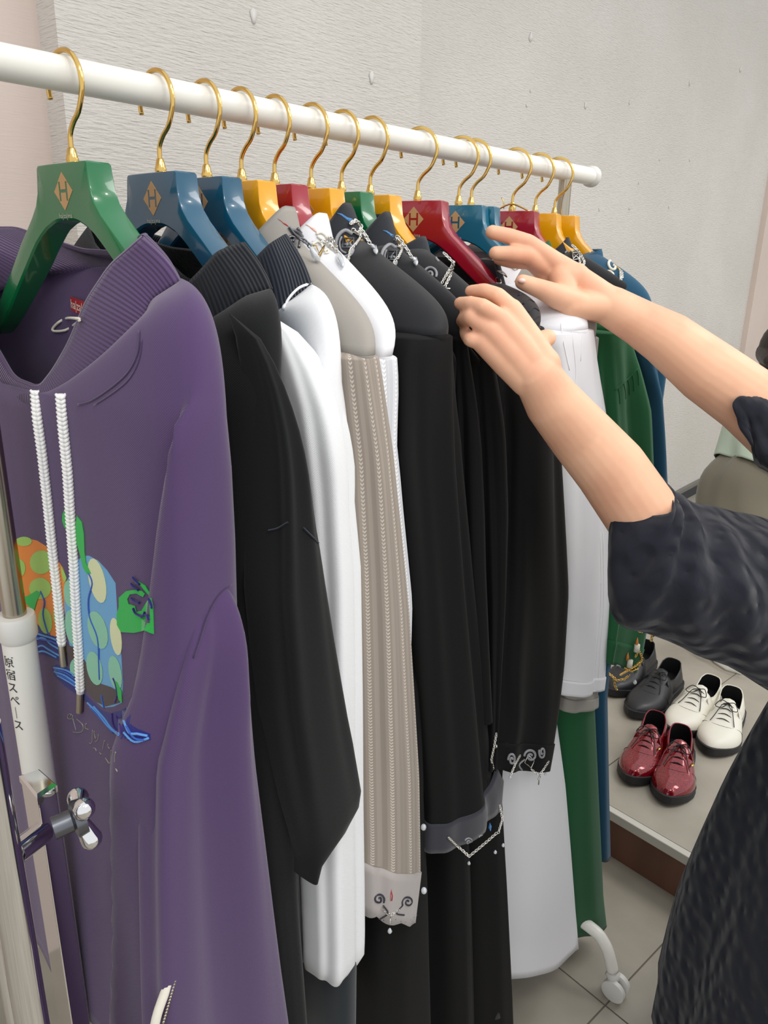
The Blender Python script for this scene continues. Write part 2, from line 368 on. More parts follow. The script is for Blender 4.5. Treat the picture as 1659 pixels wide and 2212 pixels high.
# ---------------------------------------------------------------- rack
RX, RZ = -.685, 1.5885
YN, YF = .257, 1.220
rack = empty('clothes_rack', (RX, .74, 0), 'white tubular clothes rack on casters, the rail carrying all the hangers', 'clothes rack')
mb = MB().tube([(RX, .10, RZ), (RX, 1.305, RZ)], .0139, 40); mb.build('rail', whitep, rack, sharp=40)
mb = MB().tube([(RX, 1.300, RZ), (RX, 1.303, RZ), (RX, 1.312, RZ), (RX, 1.315, RZ), (RX, 1.317, RZ)], [.0142, .0168, .0172, .016, .012], 36); mb.build('end_cap', caster_w, rack, sharp=40)
mb = MB().tube([(RX, .098, RZ), (RX, .09, RZ)], [.0165, .0165], 36); mb.build('end_cap', caster_w, rack, sharp=40)
for yy, nm in ((YN, 'near'), (YF, 'far')):
    MB().tube([(RX, yy, 1.08), (RX, yy, RZ-.012)], .0105, 24).build('post', steel, rack, sharp=40)
    sl = MB().tube([(RX, yy, .13), (RX, yy, 1.098)], .0152, 28).build('post_sleeve', whitep, rack, sharp=40)
    MB().tube([(RX, yy, 1.096), (RX, yy, 1.101), (RX, yy, 1.119), (RX, yy, 1.122), (RX, yy, 1.1225)], [.0155, .0178, .0178, .0168, .0112], 28).build('collar_ring', caster_w, rack, sharp=40)
    fp = [(RX-.30, yy, .075), (RX-.285, yy, .115), (RX-.24, yy, .135), (RX, yy, .14), (RX+.19, yy, .135), (RX+.24, yy, .115), (RX+.265, yy, .06)]
    MB().tube(fp, .0125, 16, spl=6).build('foot_bar', whitep, rack)
    for sx in (-.30, .268):
        cx = RX+sx
        w = MB().tube([(cx-.012, yy, .056), (cx+.0, yy, .05), (cx+.0, yy, .035)], [.011, .014, .012], 16).build('caster', caster_w, rack)
        for dy in (-.012, .012):
            MB().tube([(cx+.008, yy+dy-.007, .0245), (cx+.008, yy+dy-.005, .0245), (cx+.008, yy+dy+.005, .0245), (cx+.008, yy+dy+.007, .0245)], [.019, .024, .024, .019], 28).build('wheel', caster_w, w, sharp=50)
    MB().tube([(RX, YN-.0, .16), (RX, YF, .16)], .009, 14).build('lower_rail', whitep, rack) if nm == 'near' else None
# lettering on the near post sleeve, running down the tube
psl = [o for o in rack.children if o.name.startswith('post_sleeve')][0]
mb = MB(); phi0 = math.atan2(-YN, -RX)
for k, ch in enumerate('原宿スペース'):
    V, Fc = text2d(ch if ch != 'ー' else '｜', .0125)
    pts = []
    for a, b in V:
        ang = -1.20+a/.0154; z = 1.079-k*.0138+b
        pts.append((RX+.0156*math.cos(ang), YN+.0156*math.sin(ang), z))
    mb.add(pts, Fc)
mb.build('lettering', ink, psl, smooth=False, fix=False)

# chrome display fixture in front of the near post
fx = empty('chrome_stand', at(80, 1700, .62)*np.array([1, 1, 0]), 'chrome rectangular display stand with a clamp knob at the bottom left corner', 'display stand')
zt = at(80, 1690, .62)[2]
c4 = [onZ(40, 1672, zt), onZ(83, 1657, zt), onZ(123, 1692, zt), onZ(80, 1722, zt)]
cc = sum(c4)/4
MB().prism([cc+(p-cc)*.93-_z*.006 for p in c4], (0, 0, -zt+.006)).build('post', chrome, fx, smooth=False, bevel=.001)
MB().loft([[cc+(p-cc)*1.0-_z*.008 for p in c4], [cc+(p-cc)*1.0-_z*.002 for p in c4], [cc+(p-cc)*.8 for p in c4]], True, True, True).build('post_cap', chrome, fx, smooth=False)
q0, q1 = at(25, 1848, .58), at(92, 1798, .62)
MB().tube([q0, q1], .0095, 24).build('cross_bar', chrome, fx, sharp=40)
MB().tube([q0*.985+.015*at(60, 1822, .6), q0], .0115, 24).build('bar_ring', chrome, fx, sharp=40)
b0 = at(8, 1850, .56); b1 = b0.copy(); b1[2] = 0; b2 = b0.copy(); b2[2] = zt+.1
MB().tube([b1, b2], .0125, 28).build('round_post', chrome, fx, sharp=40)
b3 = b0+np.array([-.03, -.004, 0]); MB().tube([b3*np.array([1, 1, 0]), b3*np.array([1, 1, 0])+_z*(zt+.1)], .006, 20).build('thin_post', chrome, fx, sharp=40)
k0 = at(126, 1785, .598); kd = at(172, 1765, .606)-k0; kd /= np.linalg.norm(kd)
kn = MB().tube([k0-kd*.004, k0+kd*.010, k0+kd*.012, k0+kd*.02], [.009, .009, .015, .014], 28).build('clamp_knob', dsteel, fx, sharp=40)
for w in range(3):
    a = w*2*math.pi/3+1.2; up = np.cross(kd, [0, 0, 1]); up /= np.linalg.norm(up); vv = np.cross(kd, up)
    dr = math.cos(a)*up+math.sin(a)*vv
    MB().capsule(k0+kd*.017+dr*.006, .006, k0+kd*.02+dr*.02, .0085).build('knob_lobe', chrome, kn)

# ---------------------------------------------------------------- hangers
HY = [.360, .448, .501, .545, .590, .644, .693, .743, .835, .926, .956, 1.064, 1.131, 1.192]
YAW = [3, 1, 0, 0, 0, 2, 2, 3, 13, 14, 14, 12, 11, 10]
HC = ['green', 'blue', 'blue', 'yellow', 'red', 'yellow', 'green', 'yellow', 'red', 'teal', 'teal', 'red', 'yellow', 'yellow']
HLAB = ['green lacquered wooden hanger nearest the camera, carrying the purple sweatshirt',
        'blue hanger directly behind the green one, holding the black sweatshirt',
        'blue hanger third along the rail, holding the sweatshirt with white sleeves',
        'yellow hanger between the second blue hanger and a red one, holding the grey shirt',
        'red hanger squeezed between two yellow hangers, holding the white high collared shirt',
        'yellow hanger between a red and a green hanger, holding a charcoal shirt with chains',
        'darker green hanger in the middle of the rail, between two yellow hangers',
        'yellow hanger directly left of the bright red one, holding a black shirt with grey scrolls',
        'bright red hanger in the middle of the rail with a fully visible emblem',
        'teal hanger with a fully visible emblem, right of the bright red one',
        'teal hanger half hidden directly behind the other teal hanger',
        'dark red hanger behind the raised hand, with a brass clip wire at its neck',
        'yellow hanger second from the far end of the rail',
        'yellow hanger last on the rail by the far post, holding the teal blue dress']
def hanger_body():
    O = [(0, -.0695), (.02, -.0695), (.0385, -.0698), (.0402, -.0712), (.0425, -.091), (.047, -.102), (.056, -.1125), (.068, -.123), (.082, -.1350), (.11, -.160), (.135, -.180), (.155, -.197), (.168, -.209), (.172, -.214)]
    I = [(0, -.1155), (.008, -.1157), (.015, -.1165), (.021, -.118), (.034, -.123), (.044, -.129), (.053, -.1355), (.063, -.144), (.074, -.154), (.10, -.176), (.124, -.196), (.145, -.213), (.161, -.224), (.168, -.226)]
    T = [.012]*3+[.0121, .0125, .013, .0135, .0135, .0135, .0125, .011, .0095, .0085, .007]
    def ring(o, i, t, sg):
        o, i = np.array([o[0]*sg, 0, o[1]]), np.array([i[0]*sg, 0, i[1]]); u = o-i; L = np.linalg.norm(u); u = u/L; b = .0018
        P = [(b, -t), (L*.5, -t), (L-b, -t), (L-b*.3, -t+b*.3), (L, -t+b), (L, 0), (L, t-b), (L-b*.3, t-b*.3), (L-b, t), (L*.5, t), (b, t), (0, t-b), (0, 0), (0, -t+b)]
        return [i+u*p+np.array([0, q, 0]) for p, q in P]
    rs = [ring(O[k], I[k], T[k], -1) for k in range(13, 0, -1)]+[ring(O[k], I[k], T[k], 1) for k in range(14)]
    return MB().loft(rs, True, True, True)
def make_hanger(colr):
    root = bpy.data.objects.new('clothes_hanger', None); COL.objects.link(root); root.empty_display_size = .02; ORG[root.name] = np.zeros(3)
    hanger_body().build('hanger_body', HG[colr], root, sharp=34)
    hk = [(0, 0, -.066), (0, 0, -.052), (.0015, 0, -.045), (.008, 0, -.037), (.017, 0, -.030), (.0235, 0, -.019)]
    hk += [(.0262*math.cos(a), 0, -.0085+.0262*math.sin(a)) for a in np.linspace(R(-5), R(198), 16)]
    MB().tube(hk, .0022, 12, spl=3).build('hook', gold, root)
    MB().tube([(0, 0, -.0700), (0, 0, -.0688), (0, 0, -.0685), (0, 0, -.066), (0, 0, -.063), (0, 0, -.0575), (0, 0, -.0565)], [.0062, .0062, .0052, .0056, .0046, .0036, .0028], 20).build('ferrule', gold, root, sharp=50)
    y = -.0124; mb = MB(); c = (0.001, -.0925)
    for poly in ([(0, .0155), (.0075, .0078), (.0040, .0078), (.0040, .0016), (-.0040, .0016), (-.0040, .0078), (-.0075, .0078)],
                 [(0, -.0155), (-.0075, -.0078), (-.0040, -.0078), (-.0040, -.0010), (.0040, -.0010), (.0040, -.0078), (.0075, -.0078)],
                 [(-.0148, 0), (-.0068, .0080), (-.0068, -.0080)], [(.0148, 0), (.0068, -.0080), (.0068, .0080)]):
        mb.prism([(c[0]+a, y, c[1]+b) for a, b in poly], (0, .0008, 0))
    mb.build('emblem', tan, root, smooth=False)
    V, Fc = text2d('ha|za|ma', .0062); mb = MB().add([(c[0]+a, y, -.1125+b) for a, b in V], Fc); mb.build('lettering', pale, root, smooth=False, fix=False)
    return root
proto = {}
hangers = []
for i, (yy, ya, hc) in enumerate(zip(HY, YAW, HC)):
    if hc not in proto: rt = proto[hc] = make_hanger(hc)
    else:
        src = proto[hc]; rt = src.copy(); COL.objects.link(rt)
        for ch in list(src.children):
            c = ch.copy(); COL.objects.link(c); c.parent = rt
    rt.location = (RX, yy, RZ); rt.rotation_euler = (0, 0, R(ya)); rt['label'] = HLAB[i]; rt['category'] = 'hanger'; rt['group'] = 'wooden hangers on the rail'
    ORG[rt.name] = np.array([RX, yy, RZ]); hangers.append(rt)

# ---------------------------------------------------------------- garments
N = 160
TH = np.linspace(0, 2*math.pi, N, endpoint=False)
def spow(v, e): return math.copysign(abs(v)**e, v)
def foldf(th, z, seed, ks=((5, 1), (8, .7), (13, .45))):
    rs = np.random.RandomState(seed); t = 0
    for k, a in ks:
        ph, wz = rs.uniform(0, 6.28), rs.uniform(-3.5, 3.5); t += a*math.cos(k*th+ph+wz*z)
    return t
def garment_body(G, i, base, ctrl, cw, chest, side, zbot, seed, amp=.004, Xs=-.475, nexp=2.6, hemz=None, zr=None, nb=14, skew=1.0, split=False, top=None, bulge=None, post=None, splitz=None, tiltb=0):
    """base: fn(theta)->point ; ctrl=(x,z) shoulder control; chest=(a,z); side: fn z->(yL,yR) on the plane Xs"""
    Y = HY[i]; a00 = Xs-RX
    def ring(z, k=1.0):
        yL, yR = side(z); a0 = a00
        if top:
            q = min(1, max(0, (chest-z)/.035)); q = q*q*(3-2*q); yL, yR, a0 = top[1]*(1-q)+yL*q, top[2]*(1-q)+yR*q, (top[0]-RX)*(1-q)+a00*q
        yc, b = (yL+yR)/2, (yR-yL)/2; out = []
        for t in TH:
            x = a0*spow(math.cos(t), 2/nexp); bb, sh_ = b, (yc-Y)*(x/a0 if skew else 1.0)
            if bulge and x > 0:
                bL, bR = bulge(z); q = (x/a0)**4; sh_ += ((bL+bR)/2-Y-sh_)*q; bb = b*(1-q)+(bR-bL)/2*q
            y = Y+sh_-bb*spow(math.sin(t), 2/nexp)
            f = foldf(t, z, seed)*amp*k
            out.append(np.array([RX+x+f*math.cos(t)*.6, y-f*math.sin(t), z+tiltb*math.sin(t)*max(0, min(1, (chest-z)/(chest-zbot)))**2+(hemz(t) if (hemz and z <= zbot+1e-6) else 0)]))
        return out
    ch = ring(chest, 0.15); rings = []
    for k in range(nb+1):
        s = k/nb; r = []
        for j, t in enumerate(TH):
            B = base(t); E = ch[j]; c = abs(math.cos(t))
            C = np.array([RX+math.copysign(abs(E[0]-RX)*.2+ctrl[0]*c*.8, math.cos(t)) if c > .05 else E[0]*.5+B[0]*.5, B[1]*.35+E[1]*.65, B[2]*(1-c)*.6+E[2]*(1-c)*.4+ctrl[1]*c])
            w = 1+(cw-1)*c; A0, A1, A2 = (1-s)**2, 2*s*(1-s)*w, s*s
            r.append((A0*B+A1*C+A2*E)/(A0+A1+A2))
        rings.append(r)
    nz = max(4, int((chest-zbot)/.02)); zs = np.linspace(chest, zbot, nz+1)[1:]
    if top: zs = np.concatenate([np.linspace(chest, chest-.04, 7)[1:], np.linspace(chest-.04, zbot, nz)[1:]])
    for z in zs: rings.append(ring(z, min(1, .15+(chest-z)/.25)))
    if post: rings = [[post(np.array(p), t) for p, t in zip(r, TH)] for r in rings]
    if splitz: nb = min(range(len(rings)), key=lambda k: abs(rings[k][0][2]-splitz))
    if split: return MB().loft(rings[nb:]), MB().loft(rings[:nb+1])
    return MB().loft(rings)
def oval(i, hw, hf, hb, zs, zf, zb, yaw=None, dx=0):
    a = R(YAW[i] if yaw is None else yaw)
    def f(t):
        x = hw*math.cos(t)+dx; s = math.sin(t); y = -hf*s if s > 0 else -hb*s; z = zs+((zf-zs) if s > 0 else (zb-zs))*s*s
        xx, yy = rotz((x, y), a); return np.array([RX+xx, HY[i]+yy, z])
    return f
def band(i, f0, f1, m=8, bulge=.004, ripple=0, seed=3):
    rings = []
    for k in range(m+1):
        s = k/m; r = []
        for t in TH:
            p = f0(t)*(1-s)+f1(t)*s; c = np.array([RX, HY[i], p[2]]); d = p-c; d /= np.linalg.norm(d)+1e-9
            r.append(p+d*(bulge*math.sin(math.pi*s)+ripple*s*foldf(t, 0, seed)))
        rings.append(r)
    return rings
def edges(px, X):
    out = []
    for p in px: q = onX(p[0], p[1], X); out.append((q[2], q[1]))
    return out
def sleeve(L, Rr, Xs, ztop, zbot, wx, seed, amp=.003, mirror=None, topin=.02, tap=.05, hem=None, botclose=0, ks=((3, 1), (5, .8), (9, .4)), wxf=None, n=64, ampf=None, tilt=0):
    EL, ER = edges(L, Xs), edges(Rr, Xs); th = np.linspace(0, 2*math.pi, n, endpoint=False); rings = []
    zs = list(np.linspace(ztop, ztop-tap, 9))+list(np.linspace(ztop-tap, zbot, max(6, int((ztop-tap-zbot)/.016))))[1:]
    for z in zs:
        yL, yR = interp(z, EL), interp(z, ER); yc, b = (yL+yR)/2, max((yR-yL)/2, .004); w = wxf(z) if wxf else wx
        s = 1.0 if z <= ztop-tap else math.sqrt(max(0, 1-((z-(ztop-tap))/tap)**2)); s = max(s, .04)
        if botclose and z < zbot+botclose: q = (zbot+botclose-z)/botclose; s *= math.sqrt(max(.02, 1-q*q*.9))
        am = amp*min(1, (ztop-z)/.12)*(ampf(z) if ampf else 1); r = []
        for t in th:
            f = foldf(t, z, seed, ks)*am
            x = Xs-w-topin*(1-s)+(w*s+f)*spow(math.cos(t), .72); y = yc+(b*s+f)*spow(math.sin(t), .72)
            r.append(np.array([x, y, z+tilt*(y-yc)*min(1, max(0, (ztop-z)/(ztop-zbot)*1.3-.3))+(hem((y-yc)/b) if (hem and z <= zbot+1e-6) else 0)]))
        rings.append(r)
    return MB().loft(rings, True, True, False), rings
def mirrored(rings, i):
    return [[np.array([2*RX-p[0], 2*HY[i]-p[1], p[2]]) for p in r] for r in rings]
def inside(i, z):   # default thin body between neighbours
    a = R(YAW[i])*1.0; dy = .21*math.sin(a); return (HY[i]+dy-.017, HY[i]+dy+.019)
def sidefn(i, L=None, Rr=None, X=-.475, zt=1.0):
    EL = edges(L, X) if L else None; ER = edges(Rr, X) if Rr else None
    def f(z):
        a, b = inside(i, z)
        if EL:
            t = min(1, max(0, (zt+.12-z)/.12)); a2, b2 = interp(z, EL), interp(z, ER); a, b = a*(1-t)+a2*t, b*(1-t)+b2*t
        return a, b
    return f
def garment(name, i, label, cat, group=None): return empty(name, (RX, HY[i], RZ-.07), label, cat, group)

# ---- 1 purple sweatshirt -------------------------------------------------
g = G1 = garment('sweatshirt', 0, 'purple sweatshirt with green hand and mushroom appliques and a funnel neck, nearest on the rail', 'sweatshirt')
# funnel neck rim and base traced around the opening (angle 0 = right side, 90 = front)
rimK = [(0, onY(312, 512, .352)), (25, onY(240, 575, .338)), (45, onY(190, 650, .325)), (65, onY(150, 745, .312)), (80, onY(118, 800, .303)), (95, onY(86, 840, .296)), (112, onY(30, 818, .298)), (135, onY(-20, 730, .305)), (160, onY(-62, 600, .325)), (185, onY(-75, 520, .345)),
        (215, onY(-28, 494, .372)), (240, onY(35, 494, .392)), (265, onY(110, 520, .402)), (290, onY(180, 542, .402)), (315, onY(245, 546, .394)), (335, onY(290, 520, .384)), (350, onY(315, 508, .368)), (360, onY(312, 512, .352))]
def keyed(K, t):
    d = math.degrees(t) % 360; A = [k for k, _ in K]; return np.array([np.interp(d, A, [p[c] for _, p in K]) for c in range(3)])
rim1 = lambda t: (keyed(rimK, t-.06)+keyed(rimK, t+.06)+keyed(rimK, t))/3
baseK = [(0, onY(392, 606, .362)), (25, onY(325, 650, .342)), (45, onY(305, 715, .328)), (62, onY(262, 800, .316)), (78, onY(205, 862, .307)), (95, onY(110, 905, .302)), (115, onY(20, 890, .302)), (140, onY(-70, 800, .31)), (165, onY(-120, 680, .335)), (190, np.array([-.80, .375, 1.425])),
         (230, np.array([-.745, .40, 1.432])), (270, np.array([-.69, .408, 1.435])), (310, np.array([-.635, .402, 1.432])), (340, np.array([-.60, .388, 1.43])), (360, onY(392, 606, .362))]
base1 = lambda t: (keyed(baseK, t-.06)+keyed(baseK, t+.06)+keyed(baseK, t))/3
def side1(z):
    yR = .372; yL = interp(z, [(1.30, .292), (1.2, .29), (1.0, .285), (.6, .27)]); return yL, yR
def edges0(px, X): return [(onX(a, b, X)[2], onX(a, b, X)[1]) for a, b in px]
def bul1(z):
    L_ = interp(z, edges0([(352, 700), (350, 800), (347, 900), (342, 1100), (337, 1300), (330, 1450), (310, 1560), (285, 1660), (268, 1780), (262, 2000), (262, 2212), (262, 2600)], -.462))
    R_ = interp(z, edges0([(455, 640), (505, 740), (535, 850), (558, 1000), (570, 1150), (575, 1300), (565, 1500), (550, 1700), (520, 2212), (520, 2600)], -.462)); return L_, R_
F1 = [(onY(a, b, .288)[2], onY(a, b, .288)[0]) for a, b in ((350, 700), (347, 850), (342, 1100), (336, 1300), (332, 1480), (326, 1600), (322, 1750), (318, 2212), (318, 2500))]
F2 = [(onY(a, b, .27)[2], onY(a, b, .27)[0]) for a, b in ((300, 1450), (280, 1560), (264, 1660), (258, 1900), (255, 2212), (255, 2500))]
sm_ = lambda v: 0 if v <= 0 else (1 if v >= 1 else v*v*(3-2*v))
def post1(p, t):
    if math.sin(t) < 0: return p
    d1 = p[0]-interp(p[2], F1); d2 = p[0]-interp(p[2], F2); k1 = sm_((1.40-p[2])/.08); k2 = sm_((1.13-p[2])/.07); e = min(1, math.sin(t)*4)
    p[1] -= e*(.016*k1*sm_((d1+.004)/.007)*(1-.8*sm_((d1-.02)/.05))+.014*k2*sm_((d2+.004)/.009)*(1-.8*sm_((d2-.015)/.04))); return p
body1 = garment_body(g, 0, base1, (.208, 1.425), 1.5, 1.33, side1, .60, 11, amp=.0025, Xs=-.456, nexp=2.8, nb=20, skew=0, bulge=bul1, post=post1)
# front panel stands slightly forward of the rolled side fold
ob1 = body1.build('body', purple, g, solid=.0015)
mb, rg1 = sleeve([(440, 1370), (432, 1420), (400, 1560), (372, 1680), (366, 1900), (366, 2212), (372, 2700)], [(540, 1200), (548, 1300), (556, 1450), (572, 1650), (596, 1850), (625, 2100), (640, 2212), (690, 2700)], -.443, 1.225, .60, .03, 5, amp=.005, topin=.03, tap=.09)
sl1 = mb.build('sleeve', purple, g)
MB().loft(mirrored(rg1, 0), True, True, False).build('sleeve', purple, g)
nk = MB().loft(band(0, base1, rim1, 12, .006)).build('ribbed_collar', purple_rib, g, solid=.004)
mb = MB(); mb.tube([rim1(t) for t in np.append(TH, TH[0])], .0024, 8, caps=False); mb.build('collar_edge', purple_rib, nk)
sk1 = Skin([nk, ob1, sl1])
# stitched seams
mb = MB(); sk1.line(mb, [(303, 715), (300, 760), (282, 800), (250, 832), (200, 866), (170, 874)], .0011, .0009)
sk1.line(mb, [(308, 735), (303, 775), (284, 815), (252, 845), (205, 876)], .0009, .0009)
mb.build('neck_seam', purple_in, ob1)
mb = MB(); sk1.line(mb, [(535, 1238), (500, 1262), (472, 1285), (448, 1330), (430, 1385), (418, 1420)], .0009, .0004); mb.build('armhole_seam', purple_in, ob1)
# label and hanging loop inside the neck
def card(name, mat, c, ux, uz, w, h, parent, t=.0008):
    P = [c-ux*w-uz*h, c+ux*w-uz*h, c+ux*w+uz*h, c-ux*w+uz*h]; nrm_ = np.cross(ux, uz); return MB().prism(P, nrm_*t).build(name, mat, parent, smooth=False)
redtag = M('red_woven_label', (168, 30, 44), .7).noise(900, .3); wtxt = M('cream_lettering', (240, 236, 220), .7).noise(500, .1)
lc = Skin([nk, ob1]).hit(163, 659, .003); lu = np.array([.99, -.10, -.10]); lu /= np.linalg.norm(lu); lz = np.array([.1, 0, 1.]); lz -= lu*np.dot(lz, lu); lz /= np.linalg.norm(lz)
card('neck_label', redtag, lc+lu*.014, lu, lz, .021, .0068, nk)
V, Fc = text2d('ha|za|ma', .0125); MB().add([lc+lu*.016-np.array([0, .0012, 0])+lu*a+lz*b for a, b in V], Fc).build('label_lettering', wtxt, nk, smooth=False, fix=False)
lp = MB(); _s = Skin([nk, ob1]); P = [_s.hit(x, y, .004) for x, y in ((175, 690), (150, 688), (132, 696), (118, 710), (122, 716), (145, 714), (165, 702), (176, 694))]
lp.tube(P+[P[0]], .0013, 8, spl=4); lp.build('hanging_loop', cream, nk)
# drawstrings
for pts, tip in (([(82, 845), (86, 900), (97, 980), (108, 1080), (118, 1180), (128, 1270), (134, 1330), (139, 1392)], (143, 1436)),
                 ([(137, 852), (142, 920), (152, 1020), (158, 1120), (165, 1220), (170, 1320), (176, 1420), (179, 1495)], (177, 1535))):
    P = [sk1.hit(x, y, .0048) for x, y in pts]; e = sk1.hit(*tip, .0045)
    d_ = MB().tube(P, .0037, 12, spl=8).build('drawstring', rope, g)
    MB().tube([P[-1]+(P[-1]-e)*.06, P[-1], e], [.0034, .0036, .0036], 14).build('metal_tip', steel, d_, sharp=40)
    # plait bumps
    mb = MB(); L_ = 0; tot = sum(np.linalg.norm(b-a) for a, b in zip(P[:-1], P[1:])); nst = int(tot/.0036)
    cum = np.concatenate([[0], np.cumsum([np.linalg.norm(b-a) for a, b in zip(P[:-1], P[1:])])])
    for k in range(nst):
        s = k*.0036; c = np.array([np.interp(s, cum, [p[q] for p in P]) for q in range(3)]); c2 = np.array([np.interp(s+.004, cum, [p[q] for p in P]) for q in range(3)])
        tv = (c2-c)/(np.linalg.norm(c2-c)+1e-9); vd = EYE-c; vd /= np.linalg.norm(vd); sd_ = np.cross(tv, vd); sd_ /= np.linalg.norm(sd_); vd2 = np.cross(sd_, tv)
        for sg in (-1, 1): mb.tube([c+sd_*sg*.0037+vd2*.0008, c+sd_*sg*.0019+vd2*.0030+tv*.0022, c+tv*.0042+vd2*.0032], [.0012, .0017, .0011], 8)
    mb.build('braiding', rope, d_)
# appliques (green hands, spotted mushrooms, wavy ground, embroidered script)
def cm(n, c, r=.8): return fabric(n, c, r, n=1200, ns=.5)
C_or, C_lg, C_gr, C_bl, C_mt, C_cr, C_nv, C_mb, C_lb, C_br, C_vi = cm('orange_patch', (222, 128, 30)), cm('lime_patch', (150, 192, 86)), cm('green_embroidery', (22, 170, 66)), cm('sky_blue_patch', (98, 158, 200)), cm('mint_patch', (130, 190, 160)), cm('cream_patch', (206, 212, 166)), cm('navy_embroidery', (30, 30, 110)), cm('mid_blue_embroidery', (48, 92, 180)), cm('light_blue_embroidery', (92, 150, 215)), cm('brown_patch', (66, 52, 52)), cm('violet_embroidery', (64, 40, 120))
def patch(name, mat, polys, parent=None, off=.0016, lab=None):
    mb = MB()
    for p in polys: sk1.fill(mb, p, off)
    o = mb.build(name, mat, parent or ob1, smooth=False)
    return o
def Z(pts, ox=0, oy=1080, s=3.5667): return [(ox+a/s, oy+b/s) for a, b in pts]     # read off an enlarged crop
def ov(cx, cy, rx, ry, rot=0, n=18):
    a = R(rot); return Z([(cx+rx*math.cos(t)*math.cos(a)-ry*math.sin(t)*math.sin(a), cy+rx*math.cos(t)*math.sin(a)+ry*math.sin(t)*math.cos(a)) for t in np.linspace(0, 2*math.pi, n, endpoint=False)])
patch('orange_mushroom_patch', C_or, [Z([(-40, 420), (0, 350), (60, 310), (130, 298), (210, 293), (290, 312), (360, 355), (400, 410), (440, 450), (490, 520), (515, 590), (510, 700), (500, 900), (480, 1060), (400, 1045), (330, 1000), (260, 910), (200, 820), (150, 720), (60, 600), (-40, 560)])], off=.0012)
patch('mushroom_spot', C_lg, [ov(325, 478, 88, 92, 20), ov(315, 680, 85, 82), ov(190, 318, 62, 36), ov(355, 930, 52, 100, -8), ov(450, 880, 34, 80), ov(150, 525, 52, 72), Z([(475, 500), (505, 560), (520, 600), (500, 640), (480, 560)])], off=.0018)
patch('blue_mushroom_patch', C_bl, [Z([(550, 560), (590, 480), (640, 430), (690, 428), (760, 465), (830, 540), (895, 640), (905, 800), (915, 1000), (940, 1200), (952, 1400), (945, 1560), (880, 1590), (800, 1600), (730, 1540), (680, 1480), (620, 1340), (560, 1200), (520, 1020), (500, 820), (500, 660)])], off=.0012)
patch('mushroom_shade', C_br, [Z([(500, 1110), (600, 1140), (690, 1290), (740, 1400), (860, 1440), (930, 1480), (930, 1560), (820, 1590), (740, 1550), (690, 1490), (600, 1360), (540, 1240)])], off=.0016)
patch('mushroom_spot', C_cr, [ov(755, 620, 62, 176, -13), ov(900, 1050, 42, 146, -8)], off=.0019)
patch('mushroom_spot', C_mt, [ov(545, 720, 46, 106, -6), ov(560, 980, 50, 136, -8), ov(760, 1000, 70, 150, -16), ov(735, 1295, 58, 132, -12), ov(895, 1330, 48, 134, -10), ov(585, 1290, 40, 70)], off=.002)
patch('wavy_ground_patch', C_nv, [Z([(-30, 960), (60, 980), (180, 960), (260, 930), (330, 990), (400, 1040), (480, 1070), (480, 1250), (430, 1225), (360, 1200), (280, 1170), (100, 1130), (-30, 1100)]),
                                  Z([(400, 1290), (440, 1265), (520, 1290), (600, 1340), (640, 1480), (700, 1530), (790, 1620), (860, 1640), (940, 1620), (980, 1590), (1010, 1660), (1000, 1720), (1060, 1760), (1160, 1800), (1165, 1845), (1080, 1850), (1040, 1880), (990, 1850), (930, 1840), (860, 1770), (790, 1680), (700, 1580), (600, 1500), (500, 1430), (420, 1350)])], off=.0012)
mb = MB()
for p in ([(420, 1290), (520, 1310), (610, 1370)], [(425, 1320), (510, 1350), (620, 1430)], [(450, 1350), (540, 1400), (640, 1470)], [(680, 1560), (760, 1640), (840, 1740), (920, 1810)], [(730, 1590), (810, 1680), (870, 1760), (930, 1800)], [(960, 1790), (1040, 1860), (1150, 1830)], [(960, 1700), (1000, 1790), (1060, 1800), (1140, 1815)], [(250, 1010), (330, 1040), (400, 1060), (470, 1090)], [(270, 1080), (340, 1060), (400, 1110), (470, 1150)], [(280, 1140), (330, 1120), (380, 1150), (470, 1200)], [(300, 1170), (350, 1165), (440, 1210)]):
    sk1.line(mb, Z(p), .0010, .0016)
mb.build('wave_stitching', C_lb, ob1)
mb = MB()
for p in ([(430, 1305), (520, 1330), (615, 1400)], [(440, 1335), (530, 1375), (630, 1450)], [(700, 1590), (790, 1690), (880, 1790)], [(980, 1740), (1040, 1830), (1120, 1845)], [(260, 1040), (330, 1070), (400, 1085), (470, 1120)], [(690, 560), (720, 640), (690, 760), (700, 900), (760, 1060), (770, 1250), (775, 1380)], [(320, 700), (350, 780), (340, 880), (370, 1000), (390, 1040)], [(790, 1500), (800, 1560), (810, 1600)]):
    sk1.line(mb, Z(p), .0009, .0020)
mb.build('wave_stitching', C_mb, ob1)
mb = MB()
for p in ([(880, 1370), (900, 1420), (910, 1500), (890, 1560)], [(870, 1640), (880, 1730), (920, 1790)], [(900, 1660), (930, 1720), (940, 1800)]): sk1.line(mb, Z(p), .0010, .0020)
mb.build('wave_stitching', C_vi, ob1)
